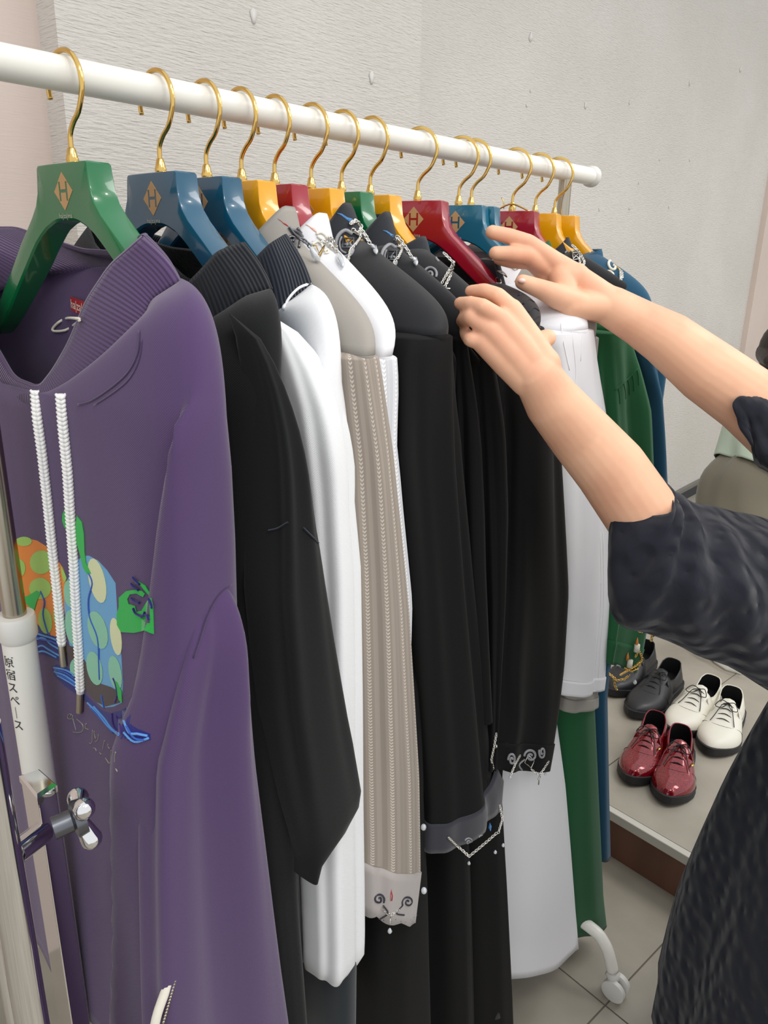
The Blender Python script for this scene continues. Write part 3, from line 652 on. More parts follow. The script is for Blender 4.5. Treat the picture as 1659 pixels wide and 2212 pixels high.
ghp = [Z([(600, 120), (640, 170), (655, 260), (660, 400), (670, 480), (710, 565), (680, 570), (650, 520), (625, 420), (600, 330), (590, 210)]), Z([(490, 110), (510, 60), (520, 150), (530, 230), (505, 210), (488, 160)]),
       Z([(180, 755), (250, 720), (290, 695), (320, 715), (290, 780), (270, 850), (270, 910), (240, 900), (235, 820), (200, 790)]),
       Z([(925, 750), (980, 700), (1040, 690), (1100, 698), (1125, 720), (1110, 745), (1060, 718), (1010, 725), (990, 760), (1000, 800), (1050, 815), (1060, 860), (1100, 850), (1140, 780), (1165, 745), (1095, 660), (1050, 635), (1075, 625), (1130, 660), (1165, 720), (1185, 820), (1192, 1030), (1120, 1005), (1040, 1022), (940, 1015), (910, 960), (908, 880), (925, 820)]),
       Z([(880, 1380), (910, 1400), (945, 1470), (950, 1560), (925, 1540), (905, 1470)])]
[patch('green_hand_applique', C_gr, [p_], off=.0024) for p_ in ghp]
mb = MB()
for p in ([(1035, 590), (1060, 620), (1090, 648)], [(1022, 640), (1050, 670), (1080, 690)], [(1022, 748), (1050, 775), (1090, 790)], [(1160, 760), (1178, 800), (1182, 830)], [(1040, 830), (1060, 870), (1110, 890), (1130, 860)], [(1100, 900), (1140, 880), (1160, 920)]): sk1.line(mb, Z(p), .0010, .0036)
mb.build('nail_embroidery', C_nv, ob1)
scr = M('silver_thread', (150, 148, 140), .3, .6)
S2 = lambda pts: [(140+a/12.76, 1530+b/12.76) for a, b in pts]
mb = MB()
for p in ([(170, 210), (200, 160), (150, 150), (100, 200), (110, 270), (180, 290), (240, 230), (230, 170)], [(240, 270), (290, 450), (330, 600)], [(250, 640), (350, 660), (440, 655), (510, 610), (530, 520), (500, 430), (440, 370), (340, 280)], [(620, 410), (590, 450), (590, 540), (640, 560), (670, 590)],
          [(790, 590), (780, 750), (775, 900), (740, 960), (700, 950)], [(830, 620), (840, 720), (870, 830)], [(950, 710), (940, 840), (890, 900), (860, 905)], [(810, 1080), (860, 1100), (890, 1170)], [(980, 1210), (1030, 1270)], [(1120, 880), (1090, 1000), (1075, 1130)], [(1210, 970), (1220, 1060), (1260, 1110)],
          [(1300, 1140), (1290, 1300), (1290, 1440), (1240, 1510), (1200, 1450), (1140, 1360)], [(1420, 1190), (1395, 1330), (1395, 1480)], [(1420, 1650), (1470, 1740)]):
    sk1.line(mb, S2(p), .0007, .0012)
mb.build('embroidered_script', scr, ob1)
zp = MB(); P = [onX(x, y, -.452) for x, y in ((366, 2118), (352, 2155), (340, 2190), (332, 2225), (326, 2260))]; zp.tube(P, .004, 10, spl=4); zo = zp.build('pocket_zipper', cream, g)
mb = MB()
for k in range(22):
    t = k/21; c = P[0]*(1-t)+P[-1]*t+np.array([.004, .003, 0]); mb.ell(c, .0012, .0016, .0014, 8, 5)
mb.build('zipper_teeth', steel, zo)

# ---- 2 black sweatshirt --------------------------------------------------
g = garment('sweatshirt', 1, 'plain black sweatshirt with a ribbed funnel neck, second on the rail behind the purple one', 'sweatshirt')
rimf = lambda K: (lambda t: (keyed(K, t-.07)+keyed(K, t+.07)+keyed(K, t))/3)
Y = HY[1]
rim2 = rimf([(0, onY(530, 524, Y-.008)), (30, onY(470, 545, Y-.03)), (60, onY(430, 590, Y-.045)), (90, onY(380, 640, Y-.055)), (130, onY(290, 600, Y-.05)), (165, onY(205, 530, Y-.02)), (190, onY(190, 488, Y+.0)), (230, onY(260, 500, Y+.03)), (270, onY(370, 535, Y+.035)), (315, onY(450, 545, Y+.025)), (345, onY(500, 530, Y+.005)), (360, onY(530, 524, Y-.008))])
bas2 = rimf([(0, onY(590, 622, Y-.004)), (30, onY(530, 640, Y-.03)), (60, onY(470, 700, Y-.05)), (90, onY(400, 740, Y-.06)), (130, onY(290, 700, Y-.05)), (165, onY(170, 600, Y-.02)), (190, onY(140, 560, Y)), (230, np.array([-.73, Y+.035, 1.41])), (270, np.array([-.68, Y+.04, 1.41])), (320, np.array([-.60, Y+.03, 1.41])), (345, np.array([-.56, Y+.012, 1.41])), (360, onY(590, 622, Y-.004))])
s2L, s2R = [(600, 660), (606, 760), (612, 950), (612, 1150), (608, 1300), (625, 1550), (655, 1750), (680, 1880)], [(620, 660), (640, 720), (650, 800), (672, 950), (695, 1130), (706, 1190), (735, 1380), (765, 1560), (802, 1725), (775, 1780), (715, 1850), (690, 1890)]
b2 = garment_body(g, 1, bas2, (.205, 1.415), 1.5, 1.34, sidefn(1, [(540, 1250), (555, 1500), (580, 1750), (620, 2212), (640, 2600)], [(622, 1150), (640, 1500), (668, 1900), (690, 2212), (705, 2600)], -.462, 1.34), .56, 12, amp=.003, Xs=-.466, nexp=2.8, bulge=lambda z: (interp(z, [(1.4, .36), (1.2, .35), (.9, .36), (.6, .38)]), interp(z, edges([(625, 640), (655, 700), (662, 800), (652, 950), (645, 1130), (645, 1350), (655, 1650), (672, 1900), (690, 2212)], -.466)))).build('body', black_fl, g, solid=.0015)
mb, rg = sleeve(s2L, s2R, -.436, 1.402, .86, .028, 31, amp=.003, topin=.04, tap=.14, ampf=lambda z: min(1, max(0, (z-.88)/.12)))
s2 = mb.build('sleeve', black_fl, g); MB().loft(mirrored(rg, 1), True, True, False).build('sleeve', black_fl, g)
n2 = MB().loft(band(1, bas2, rim2, 10, .004)).build('ribbed_collar', black_rib, g, solid=.004)
sk = Skin([b2, s2, n2]); mb = MB(); sk.line(mb, [(580, 1146), (600, 1141), (622, 1128)], .0009, .0005); sk.line(mb, [(655, 1140), (680, 1165), (706, 1192)], .0009, .0005); mb.build('armhole_seam', navy_rib, b2)

# ---- 3 raglan with white sleeves ----------------------------------------
g = garment('sweatshirt', 2, 'sweatshirt with dark ribbed collar and white raglan sleeves, third on the rail', 'sweatshirt')
Y = HY[2]
rim3 = rimf([(0, onY(618, 506, Y-.004)), (30, onY(585, 525, Y-.03)), (60, onY(550, 560, Y-.045)), (90, onY(500, 620, Y-.05)), (135, onY(400, 600, Y-.045)), (165, onY(330, 530, Y-.015)), (190, onY(320, 505, Y)), (230, np.array([-.72, Y+.03, 1.452])), (270, np.array([-.68, Y+.035, 1.45])), (320, np.array([-.62, Y+.028, 1.455])), (360, onY(618, 506, Y-.004))])
bas3 = rimf([(0, onY(675, 612, Y)), (20, onY(640, 640, Y-.02)), (45, onY(600, 670, Y-.04)), (90, onY(530, 740, Y-.05)), (135, onY(400, 700, Y-.045)), (165, onY(300, 610, Y-.015)), (190, onY(280, 580, Y)), (230, np.array([-.73, Y+.03, 1.41])), (270, np.array([-.68, Y+.035, 1.41])), (320, np.array([-.60, Y+.028, 1.41])), (360, onY(675, 612, Y))])
s3L, s3R = [(625, 650), (640, 760), (672, 900), (695, 1100), (705, 1300), (708, 1500), (706, 1700), (700, 1850), (705, 2000), (708, 2090)], [(690, 640), (735, 735), (758, 800), (772, 900), (786, 1020), (784, 1090), (797, 1230), (800, 1500), (801, 1700), (803, 1900), (803, 2010), (800, 2090)]
lo3, up3 = garment_body(g, 2, bas3, (.205, 1.415), 1.6, 1.34, sidefn(2, [(690, 1900), (715, 2100), (720, 2600)], [(760, 1900), (800, 2100), (805, 2600)], -.475, 1.0), .52, 13, amp=.003, Xs=-.468, nexp=2.8, split=True, splitz=1.1, bulge=lambda z: (interp(z, edges(s3L, -.468))+.004, interp(z, edges(s3R, -.468))+.004))
b3 = lo3.build('body', dkteal, g, solid=.0015); y3 = up3.build('shoulder', white_fl, g, solid=.0015)
mb, rg = sleeve(s3L, s3R, -.457, 1.40, .640, .030, 33, tilt=-.35, amp=.0035, topin=.025, tap=.12, botclose=.035)
s3 = mb.build('sleeve', white_fl, g); MB().loft(mirrored(rg, 2), True, True, False).build('sleeve', white_fl, g)
n3 = MB().loft(band(2, bas3, rim3, 10, .004)).build('ribbed_collar', navy_rib, g, solid=.004)
sk = Skin([b3, s3, n3, y3]); mb = MB(); sk.line(mb, [(612, 668), (622, 645), (645, 622), (675, 612)], .0016, .0012); mb.build('piping', white_fl, b3)

# ---- shirts ---------------------------------------------------------------
def shirt_collar(g, i, mat, lean=.0, hw=.056, zpk=1.49, drop=.045, spread=.016, name='collar', dz=0, depth=.040, front=1.44):
    """folded shirt collar: a stand rising to the fold and a pointed leaf falling outwards"""
    a = R(YAW[i]); outer, fold, inner, base = [], [], [], []
    ts = np.linspace(R(68), R(-248), 61)
    for t in ts:
        s, c = math.sin(t), math.cos(t); fr = max(0, s)
        zf = zpk-(zpk-front)*fr**1.5
        def P(k, ky, z): x, y = rotz((k*c, -ky*s), a); return np.array([RX+x+lean*(z-1.42), HY[i]+y, z+dz])
        e = abs(math.degrees(t)-(-90))/158.0; pt = max(0, (e-.55)/.45)
        base.append(P(hw-.002, depth, 1.43-.012*fr)); inner.append(P(hw-.006, depth-.004, (zf+1.43)/2)); fold.append(P(hw, depth, zf))
        outer.append(P(hw+spread+.012*pt, depth+spread*.7+.004*pt, zf-drop-.022*pt))
    m1 = [f*.5+o*.5+np.array([0, 0, .004]) for f, o in zip(fold, outer)]
    fo = [f+np.array([0, 0, .0015]) for f in fold]
    return MB().loft([base, inner, fold, fo, [f*.8+m*.2+np.array([0, 0, .001]) for f, m in zip(fold, m1)], m1, outer], closed=False).build(name, mat, g, solid=.0016)
def stand_collar(g, i, mat, hw=.058, z0=1.415, z1=1.455, name='collar', depth=.04, front=-.02, ext=0, t0=84):
    f0 = oval(i, hw+.014, depth+.006, depth*.7, z0, z0+front, z0); f1 = oval(i, hw, depth, depth*.65, z1, z1+front, z1+.004)
    ts = np.linspace(R(t0), R(-180-t0), 73); rings = []
    for k in range(6): s = k/5; rings.append([f0(t)*(1-s)+f1(t)*s for t in ts])
    return MB().loft(rings, closed=False).build(name, mat, g, solid=.0018)
def shirt(i, name, label, mat, smat, L, Rr, zt, zb, collar='fold', Lb=None, Rb=None, bz=.62, Xs=-.46, seed=1, amp=.003, group=None, wx=.026, sh=(.214, 1.396), cw=2.0, cat='shirt', ck={}, zs=1.464, hw=.072, zt2=1.0, bamp=.004, colmat=None, xb=-.515, bmat=None, tiltb=0, **kw):
    g = garment(name, i, label, cat, group)
    ztop = zt-.002; tL, tR = interp(zt, edges(L, Xs)), interp(zt, edges(Rr, Xs))
    kw['tap'] = .006; kw['topin'] = .0
    lo, up = garment_body(g, i, oval(i, hw, .042, .036, zs, zs-.02, zs+.004), sh, cw, ztop, sidefn(i, Lb, Rb, xb, zt2), bz, seed+100, amp=bamp, Xs=xb, nexp=3, split=True, tiltb=tiltb, top=(Xs+.001, tL-.001, tR+.001))
    lo.build('body', bmat or mat, g, solid=.001); b = up.build('yoke', mat, g, solid=.001)
    mb, rg = sleeve(L, Rr, Xs, zt, zb, wx, seed, amp=amp, **kw)
    s = mb.build('sleeve', smat, g); MB().loft(mirrored(rg, i), True, True, False).build('sleeve', smat, g)
    c = shirt_collar(g, i, colmat or mat, **ck) if collar == 'fold' else (stand_collar(g, i, colmat or mat, **ck) if collar == 'stand' else None)
    return g, b, s, c, rg
def cuff(g, rings, mat, h, i=None, flare=.0, name='cuff', scallop=0, drop=0, push=0):
    r0 = rings[-1]; c = sum(r0)/len(r0); out = []; ym = max(p[1]-c[1] for p in r0)
    for k in range(7):
        s = k/6; r = []
        for j, p in enumerate(r0):
            d = (p-c); w = 2*math.pi*j/len(r0)
            r.append(c+d*(1.015+flare*s)*np.array([1, 1, 0])+np.array([0, push*max(0, d[1]/ym)*min(1, s*2), 0])+_z*(d[2]-(h+drop*max(0, d[1]/ym)**2)*s-(scallop*abs(math.sin(w*4)) if k == 6 else 0)))
        out.append(r)
    return MB().loft(out).build(name, mat, g, solid=.0016)

# shared trinkets -----------------------------------------------------------
def chain_links(mb, P, r=.0012, wire=.00045, step=.0024):
    cum = np.concatenate([[0], np.cumsum([np.linalg.norm(b-a) for a, b in zip(P[:-1], P[1:])])]); k = 0; s = 0
    while s < cum[-1]:
        c = np.array([np.interp(s, cum, [p[q] for p in P]) for q in range(3)]); e = np.array([np.interp(min(s+.001, cum[-1]), cum, [p[q] for p in P]) for q in range(3)])
        t = e-c; t /= np.linalg.norm(t)+1e-9; v = EYE-c; v /= np.linalg.norm(v); a = np.cross(t, v); a /= np.linalg.norm(a)+1e-9
        b = a if k % 2 else (a+v)/1.414
        mb.tube([c+t*r*1.5*math.cos(w)+b*r*math.sin(w) for w in np.linspace(0, 2*math.pi, 9)], wire, 5, caps=False); s += step; k += 1
    return mb
def scroll(sk, mb, cx, cy, r, turn=1, rot=0, rad=.0012, off=.0015, sy=1, squash=1):
    pts = []
    for k in range(22):
        t = k/21; a = R(rot)+turn*t*R(520); q = r*(1-.82*t); pts.append((cx+q*math.cos(a)*squash, cy+q*math.sin(a)*sy))
    return sk.line(mb, pts, rad, off, spl=2)
def gem(mb, c, l=.006, w=.0025):
    c = np.array(c); return mb.loft([[c+np.array([w*k*math.cos(a), w*k*math.sin(a), dz*l]) for a in np.linspace(0, 2*math.pi, 8, endpoint=False)] for k, dz in ((.1, .6), (.7, .2), (1, -.2), (.6, -.6), (.1, -.8))], True, True, True)

# 4 grey shirt with lace striped sleeves
g, b, s, c, rg = shirt(3, 'dress_shirt', 'warm grey shirt with lace striped sleeves and an embroidered scalloped cuff', grey_cot, grey_lace,
    [(765, 770), (772, 850), (788, 1000), (798, 1250), (802, 1500), (804, 1750), (806, 1900)], [(830, 735), (848, 830), (868, 960), (885, 1100), (906, 1300), (928, 1640), (930, 1780), (931, 1900)], 1.366, .744, tilt=-.8, seed=4, amp=.0022, bz=.66, tap=.02, topin=.006, wx=.028, ck=dict(zpk=1.492, hw=.060, drop=.05, lean=.1), ks=((4, 1), (7, .8), (11, .5)), group='shirts hanging on the rail')
cu = cuff(g, rg, fabric('pale_grey_cuff', (170, 163, 160), .8), .078, flare=-.12, scallop=.006)
sk = Skin([cu, s, c, b])
inkb = M('dark_bead_embroidery', (48, 48, 62), .35); inkb.noise(300, .6, .001)
mb = MB(); scroll(sk, mb, 880, 1948, 13, 1, 150, .0012); scroll(sk, mb, 818, 1942, 13, -1, 30, .0012); sk.line(mb, [(868, 1956), (855, 1972), (872, 1976)], .001, .0015); sk.line(mb, [(828, 1955), (838, 1972), (820, 1985)], .001, .0015); mb.build('scroll_embroidery', inkb, cu)
mb = MB(); chain_links(mb, [sk.hit(x, y, .002) for x, y in ((828, 1962), (836, 1972), (843, 1976), (852, 1970), (862, 1962))]); mb.tube([sk.hit(843, 1978, .002), sk.hit(842, 1998, .002)], .0006, 6); mb.build('chain', silver, cu)
mb = MB(); gem(mb, sk.hit(842, 2010, .003), .006, .003); mb.build('crystal_drop', crystal, cu)
redth = M('red_thread', (170, 30, 40), .6).noise(200, .1); blueth = M('blue_thread', (64, 120, 176), .6).noise(200, .1); pinkth = M('pink_thread', (226, 176, 158), .6).noise(200, .1); greyth = M('grey_satin_thread', (140, 140, 144), .45).noise(400, .4)
mb = MB(); sk.fill(mb, [(845, 1920), (848, 1935), (847, 1945), (843, 1946), (843, 1934)], .0012); mb.build('flame_embroidery', redth, cu)
mb = MB()
for x, y in ((919, 1924), (918, 1787)):
    p = sk.hit(x-3, y, .001); mb.ell(p, .0035, .0035, .0045, 12, 8)
mb.build('crystal_button', crystal, s)
mb = MB()
for k, (x, y) in enumerate(((819, 1985), (829, 1987), (854, 1986), (865, 1990), (875, 1991), (886, 1987), (894, 1981), (901, 1977))): mb.ell(sk.hit(x, y, .0006), .0007, .0007, .001, 8, 5)
mb.build('eyelet', inkb, cu)
def flame(sk, mat, poly, parent): mb = MB(); sk.fill(mb, poly, .0012, 6); return mb.build('flame_embroidery', mat, parent)
E8 = lambda pts: [(600+a/9.217, 430+b/9.217) for a, b in pts]
flame(sk, redth, E8([(0, 395), (60, 430), (110, 475), (160, 495), (215, 548), (180, 540), (120, 500), (70, 450)]), c)
mb = MB()
for p in ([(215, 560), (260, 640), (340, 740), (430, 790)], [(250, 620), (330, 640), (420, 700), (480, 760)], [(370, 590), (420, 660), (500, 720)], [(400, 620), (500, 640), (530, 710)], [(200, 780), (260, 750), (330, 800), (300, 870)], [(190, 900), (260, 950), (330, 920)], [(220, 960), (300, 1000), (360, 1040)], [(330, 830), (330, 1000)], [(430, 850), (420, 980)]): sk.line(mb, E8(p), .0015, .003)
mb.build('metal_spray', dsteel, c)
mb = MB(); chain_links(mb, [sk.hit(*q, .004) for q in E8([(340, 1040), (380, 1080), (350, 1150), (375, 1230)])], .0016, .0007, .003); chain_links(mb, [sk.hit(*q, .004) for q in E8([(480, 800), (560, 850), (620, 910), (640, 950)])], .0016, .0007, .003); mb.build('chain', dsteel, c)
mb = MB(); p = sk.hit(*E8([(735, 1110)])[0], .006); mb.tube([sk.hit(*q, .006) for q in E8([(640, 950), (690, 1020), (735, 1110), (790, 1190), (820, 1240)])], [.0008, .0026, .0034, .0026, .0008], 8); mb.build('crystal_drop', crystal, c)

# 5 white shirt
g, b, s, c, rg = shirt(4, 'dress_shirt', 'white shirt with a pink flame and gold charm on the collar, behind the grey shirt', white_cot, white_lace,
    [(800, 770), (806, 850), (815, 1000), (830, 1300)], [(868, 728), (876, 790), (875, 850), (868, 960), (880, 1100), (900, 1300)], 1.362, .8, seed=6, amp=.002, bz=.7, tap=.02, topin=.006, wx=.022, Xs=-.468, ck=dict(zpk=1.488, hw=.062, drop=.05, lean=.1), group='shirts hanging on the rail')
sk = Skin([c, b, s])
flame(sk, pinkth, E8([(555, 508), (600, 515), (660, 560), (730, 585), (770, 640), (775, 680), (720, 640), (680, 610), (625, 555)]), c)
mb = MB()
for p in ([(760, 700), (850, 670), (930, 730), (970, 810)], [(780, 740), (860, 800), (960, 830)], [(690, 920), (780, 870), (860, 900), (900, 980)], [(930, 1060), (990, 1020), (1010, 1080), (940, 1090)]): sk.line(mb, E8(p), .0013, .002)
mb.build('scroll_embroidery', cream, c)
mb = MB(); chain_links(mb, [sk.hit(*q, .004) for q in E8([(860, 900), (940, 870), (1010, 960), (1080, 1020), (1140, 1060), (1170, 1100)])], .0016, .0007, .003); chain_links(mb, [sk.hit(*q, .004) for q in E8([(980, 780), (1060, 820), (1110, 880), (1140, 980)])], .0018, .0008, .003); mb.build('chain', silver, c)
mb = MB(); mb.tube([sk.hit(*q, .004) for q in E8([(700, 970), (770, 960), (830, 1110), (930, 960), (800, 1280), (830, 1130)])], .0008, 6); mb.build('gold_charm', gold, c)
mb = MB(); mb.tube([sk.hit(*q, .006) for q in E8([(1180, 1110), (1210, 1180), (1240, 1260), (1280, 1340), (1300, 1410)])], [.0008, .0026, .0034, .0026, .0008], 8); mb.build('crystal_drop', crystal, c)

# 6 charcoal shirt (near) with chains
g, b, s, c, rg = shirt(5, 'dress_shirt', 'charcoal shirt with square charm on its collar, directly right of the white shirt', char_cot, black_cot,
    [(905, 735), (895, 800), (895, 1000), (915, 1250), (930, 1500), (948, 1780)], [(1000, 695), (1004, 860), (1012, 1000), (1038, 1250), (1068, 1500), (1088, 1700), (1108, 1770), (1122, 1840)], 1.378, .745, tilt=-.25, xb=-.478, seed=8, amp=.005, bz=.12, tap=.02, topin=.006, wx=.034,
    Lb=[(820, 1700), (812, 1900), (803, 2212), (803, 2500)], Rb=[(960, 1700), (970, 1900), (975, 2212), (980, 2500)], zt2=.95, hem=lambda q: .035*max(0, q)**2, ck=dict(zpk=1.502, hw=.060, drop=.062, lean=-.1, spread=.02), colmat=char_col, bmat=black_cot, sh=(.218, 1.402), group='shirts hanging on the rail')
cu6 = cuff(g, rg, fabric('dark_slate_cuff', (44, 45, 54), .6), .045, flare=0, drop=.05, push=.026)
sk = Skin([cu6, s, c, b])
E5 = lambda pts: [(540+a/2.9625, 400+b/2.9625) for a, b in pts]
def collar_art(sk, c, ox, oy, sc_=1.0, charm=True):
    T = lambda pts: [(ox+a*sc_, oy+b*sc_) for a, b in pts]
    flame(sk, blueth, T([(-20, -44), (-8, -42), (4, -34), (14, -31), (20, -25), (12, -22), (2, -29), (-8, -38)]), c)
    mb = MB()
    sk.line(mb, T([(14, 2), (0, -6), (-14, 4), (-20, 22), (-16, 42), (-6, 52), (8, 50), (16, 38), (10, 26), (0, 28)]), .0022, .0016)
    sk.line(mb, T([(-8, 8), (-12, 22), (-8, 38), (2, 44)]), .0012, .0016)
    mb.build('scroll_embroidery', greyth, c)
    mb = MB(); sq = T([(-5, 12), (17, 12), (17, 34), (-5, 34), (-5, 12)]); mb.tube([sk.hit(*q, .004) for q in sq], .0011, 6)
    mb.tube([sk.hit(*q, .004) for q in T([(0, 30), (6, 22), (12, 30)])], .0009, 6); mb.tube([sk.hit(*q, .004) for q in T([(6, 22), (12, 14)])], .0009, 6); mb.build('square_charm', dsteel, c)
    mb = MB()
    chain_links(mb, [sk.hit(*q, .004) for q in T([(10, -20), (20, -26), (30, -14), (34, -6), (22, 2), (14, -6)])], .002, .0008, .0034)
    chain_links(mb, [sk.hit(*q, .005) for q in T([(30, -2), (28, 12), (22, 28), (12, 40), (8, 62), (3, 92)])], .0013, .0006, .0026)
    chain_links(mb, [sk.hit(*q, .005) for q in T([(34, -8), (42, 2), (50, 16), (54, 24)])], .0016, .0007, .003)
    mb.build('chain', silver, c)
    mb = MB(); mb.tube([sk.hit(*q, .006) for q in T([(54, 24), (60, 34), (64, 44), (66, 50)])], [.0008, .0028, .0028, .0008], 8); mb.build('crystal_drop', crystal, c)
collar_art(sk, c, 746, 504)
mb = MB(); scroll(sk, mb, 1012, 1818, 9, 1, 200, .0012); scroll(sk, mb, 1040, 1812, 10, -1, 0, .0012); scroll(sk, mb, 1080, 1770, 9, 1, 60, .0012); mb.build('scroll_embroidery', greyth, cu6)
mb = MB(); chain_links(mb, [sk.hit(x, y, .003) for x, y in ((968, 1808), (985, 1826), (998, 1836), (1013, 1850), (1035, 1832), (1055, 1815), (1072, 1800))], .0015, .0006, .0028); chain_links(mb, [sk.hit(x, y, .003) for x, y in ((1078, 1740), (1085, 1770), (1076, 1800))], .0015, .0006, .0028); mb.build('chain', silver, cu6)
mb = MB()
for x, y in ((977, 1848), (1013, 1864), (1070, 1840), (1087, 1825)): gem(mb, sk.hit(x, y, .006), .005, .0026)
mb.build('crystal_drop', crystal, cu6)
mb = MB(); sk.fill(mb, [(1058, 1776), (1062, 1785), (1060, 1796), (1055, 1788)], .001, 5); mb.build('flame_embroidery', blueth, cu6)

# 7 charcoal shirt, same collar, further back
g, b, s, c, rg = shirt(6, 'dress_shirt', 'charcoal shirt with blue flame collar, second of the two identical chain-collared ones', char_cot, black_cot,
    [(1000, 760), (1008, 900), (1015, 1250), (1040, 1600)], [(1012, 720), (1030, 860), (1048, 1100), (1060, 1400), (1070, 1600)], 1.37, .86, xb=-.478, seed=9, amp=.004, bz=.12, tap=.02, wx=.022, Xs=-.472,
    Lb=[(980, 1700), (985, 1900), (990, 2212), (990, 2500)], Rb=[(1030, 1700), (1040, 1900), (1050, 2212), (1055, 2500)], zt2=.95, ck=dict(zpk=1.495, hw=.064, drop=.06, lean=.05, spread=.02), colmat=char_col, bmat=black_cot, sh=(.214, 1.398), group='shirts hanging on the rail')
sk = Skin([c, b, s]); collar_art(sk, c, 842, 535, .86)
# 8 black shirt with grey scrolls
g, b, s, c, rg = shirt(7, 'dress_shirt', 'black shirt with two grey embroidered scrolls on its collar, left of the bright red hanger', char_cot, black_cot,
    [(1048, 800), (1060, 1000), (1070, 1300), (1070, 1600)], [(1075, 760), (1098, 900), (1110, 1100), (1102, 1300), (1088, 1500), (1080, 1640)], 1.37, .80, xb=-.478, tilt=-.3, seed=10, amp=.004, bz=.12, tap=.02, wx=.022, Xs=-.468,
    Lb=[(1045, 1700), (1050, 1900), (1060, 2212), (1060, 2500)], Rb=[(1100, 1700), (1114, 1900), (1132, 2212), (1140, 2500)], zt2=.95, ck=dict(zpk=1.470, hw=.074, drop=.05, lean=.15, spread=.022), colmat=char_col, bmat=black_cot, sh=(.214, 1.396), group='shirts hanging on the rail')
cu8 = cuff(g, rg, black_cot, .03)
sk = Skin([c, b, s]); mb = MB(); scroll(sk, mb, 955, 552, 16, 1, 120, .0016); scroll(sk, mb, 928, 592, 16, -1, 30, .0016); mb.build('scroll_embroidery', greyth, c)
mb = MB()
for a in ([(960, 548), (974, 562), (980, 568)], [(980, 568), (968, 590), (955, 615)], [(980, 570), (974, 595), (962, 622)]): chain_links(mb, [sk.hit(*q, .004) for q in a], .0014, .0006, .0026)
mb.tube([sk.hit(955, 624, .004), sk.hit(974, 626, .004)], .0012, 6); mb.build('chain', silver, c)
mb = MB(); sk = Skin([s, cu8]); chain_links(mb, [sk.hit(*q, .003) for q in ((1073, 1585), (1066, 1610), (1062, 1640), (1066, 1660))], .0015, .0006, .0028); gem(mb, sk.hit(1073, 1610, .004), .004, .002); mb.build('chain', silver, cu8)

# 9 black blouse with stud collar and gathered cuff
def stud(sk, mb, pts, r=.0009): mb.tube([sk.hit(*q, .002) for q in pts+[pts[0]]], r, 6)
g, b, s, c, rg = shirt(8, 'blouse', 'black gathered blouse with metal frame studs on its stand collar, on the bright red hanger', velvet, black_cot,
    [(1105, 850), (1112, 950), (1106, 1100), (1100, 1300), (1088, 1500), (1092, 1600)], [(1185, 665), (1205, 740), (1219, 800), (1230, 1000), (1242, 1250), (1232, 1400), (1218, 1500), (1202, 1600)], 1.378, .772, collar='stand', tilt=-.5, seed=14, amp=.006, bz=.2, tap=.05, topin=.02, wx=.036,
    Lb=[(1040, 1500), (1045, 1900), (1050, 2212)], Rb=[(1098, 1500), (1112, 1900), (1128, 2212)], zt2=.9, ck=dict(hw=.118, z0=1.408, z1=1.446, depth=.04, front=-.015, t0=12), hw=.118, zs=1.420, sh=(.214, 1.404), cw=1.3, colmat=char_col, cat='blouse', xb=-.482)
cu9 = cuff(g, rg, black_cot, .048, flare=-.05)
sk = Skin([c, b, s, cu9])
E4 = lambda pts: [(960+a/9.217, 430+b/9.217) for a, b in pts]
mb = MB(); stud(sk, mb, E4([(1000, 1555), (1060, 1560), (1110, 1610), (1125, 1680), (1060, 1690), (955, 1620)])); stud(sk, mb, E4([(1045, 1440), (1150, 1440), (1210, 1490), (1240, 1550), (1150, 1500)])); mb.build('metal_stud', silver, c)
mb = MB(); scroll(sk, mb, 1145, 1632, 14, 1, 180, .0020, .002); scroll(sk, mb, 1170, 1624, 10, -1, 200, .0018, .002, sy=1.4, squash=.7); scroll(sk, mb, 1105, 1640, 10, 1, 180, .0018, .002, sy=1.4, squash=.8); sk.line(mb, [(1132, 1640), (1120, 1652), (1130, 1665), (1145, 1668)], .0014, .002); mb.build('scroll_embroidery', greyth, cu9)
mb = MB(); stud(sk, mb, [(1140, 1630), (1153, 1642), (1146, 1658), (1132, 1646)]); chain_links(mb, [sk.hit(*q, .004) for q in ((1146, 1660), (1155, 1668), (1162, 1672))], .0014, .0006, .0028)
for a in ([(1120, 1632), (1110, 1650), (1104, 1672)], [(1182, 1645), (1172, 1660), (1165, 1674)]): chain_links(mb, [sk.hit(*q, .004) for q in a], .0014, .0006, .0028)
mb.build('chain', silver, cu9)
mb = MB(); k0 = onX(1165, 1676, -.462); mb.tube([k0, k0-_z*.016], .001, 6); mb.tube([k0+np.array([0, -.004, -.004]), k0+np.array([0, .004, -.004])], .001, 6); mb.build('cross_charm', silver, cu9)
for q_ in ((1102, 1678), (1178, 1672)): gem(MB(), onX(*q_, -.462), .004, .0024).build('crystal_drop', crystal, cu9)
# puckered shoulder trim
mb = MB()
for k in range(9):
    x0, y0 = 1120+k*10, 640+k*18; sk.line(mb, [(x0, y0), (x0+12, y0-10), (x0+24, y0-4)], .0012, .0005)
mb.build('gathering', velvet, b)

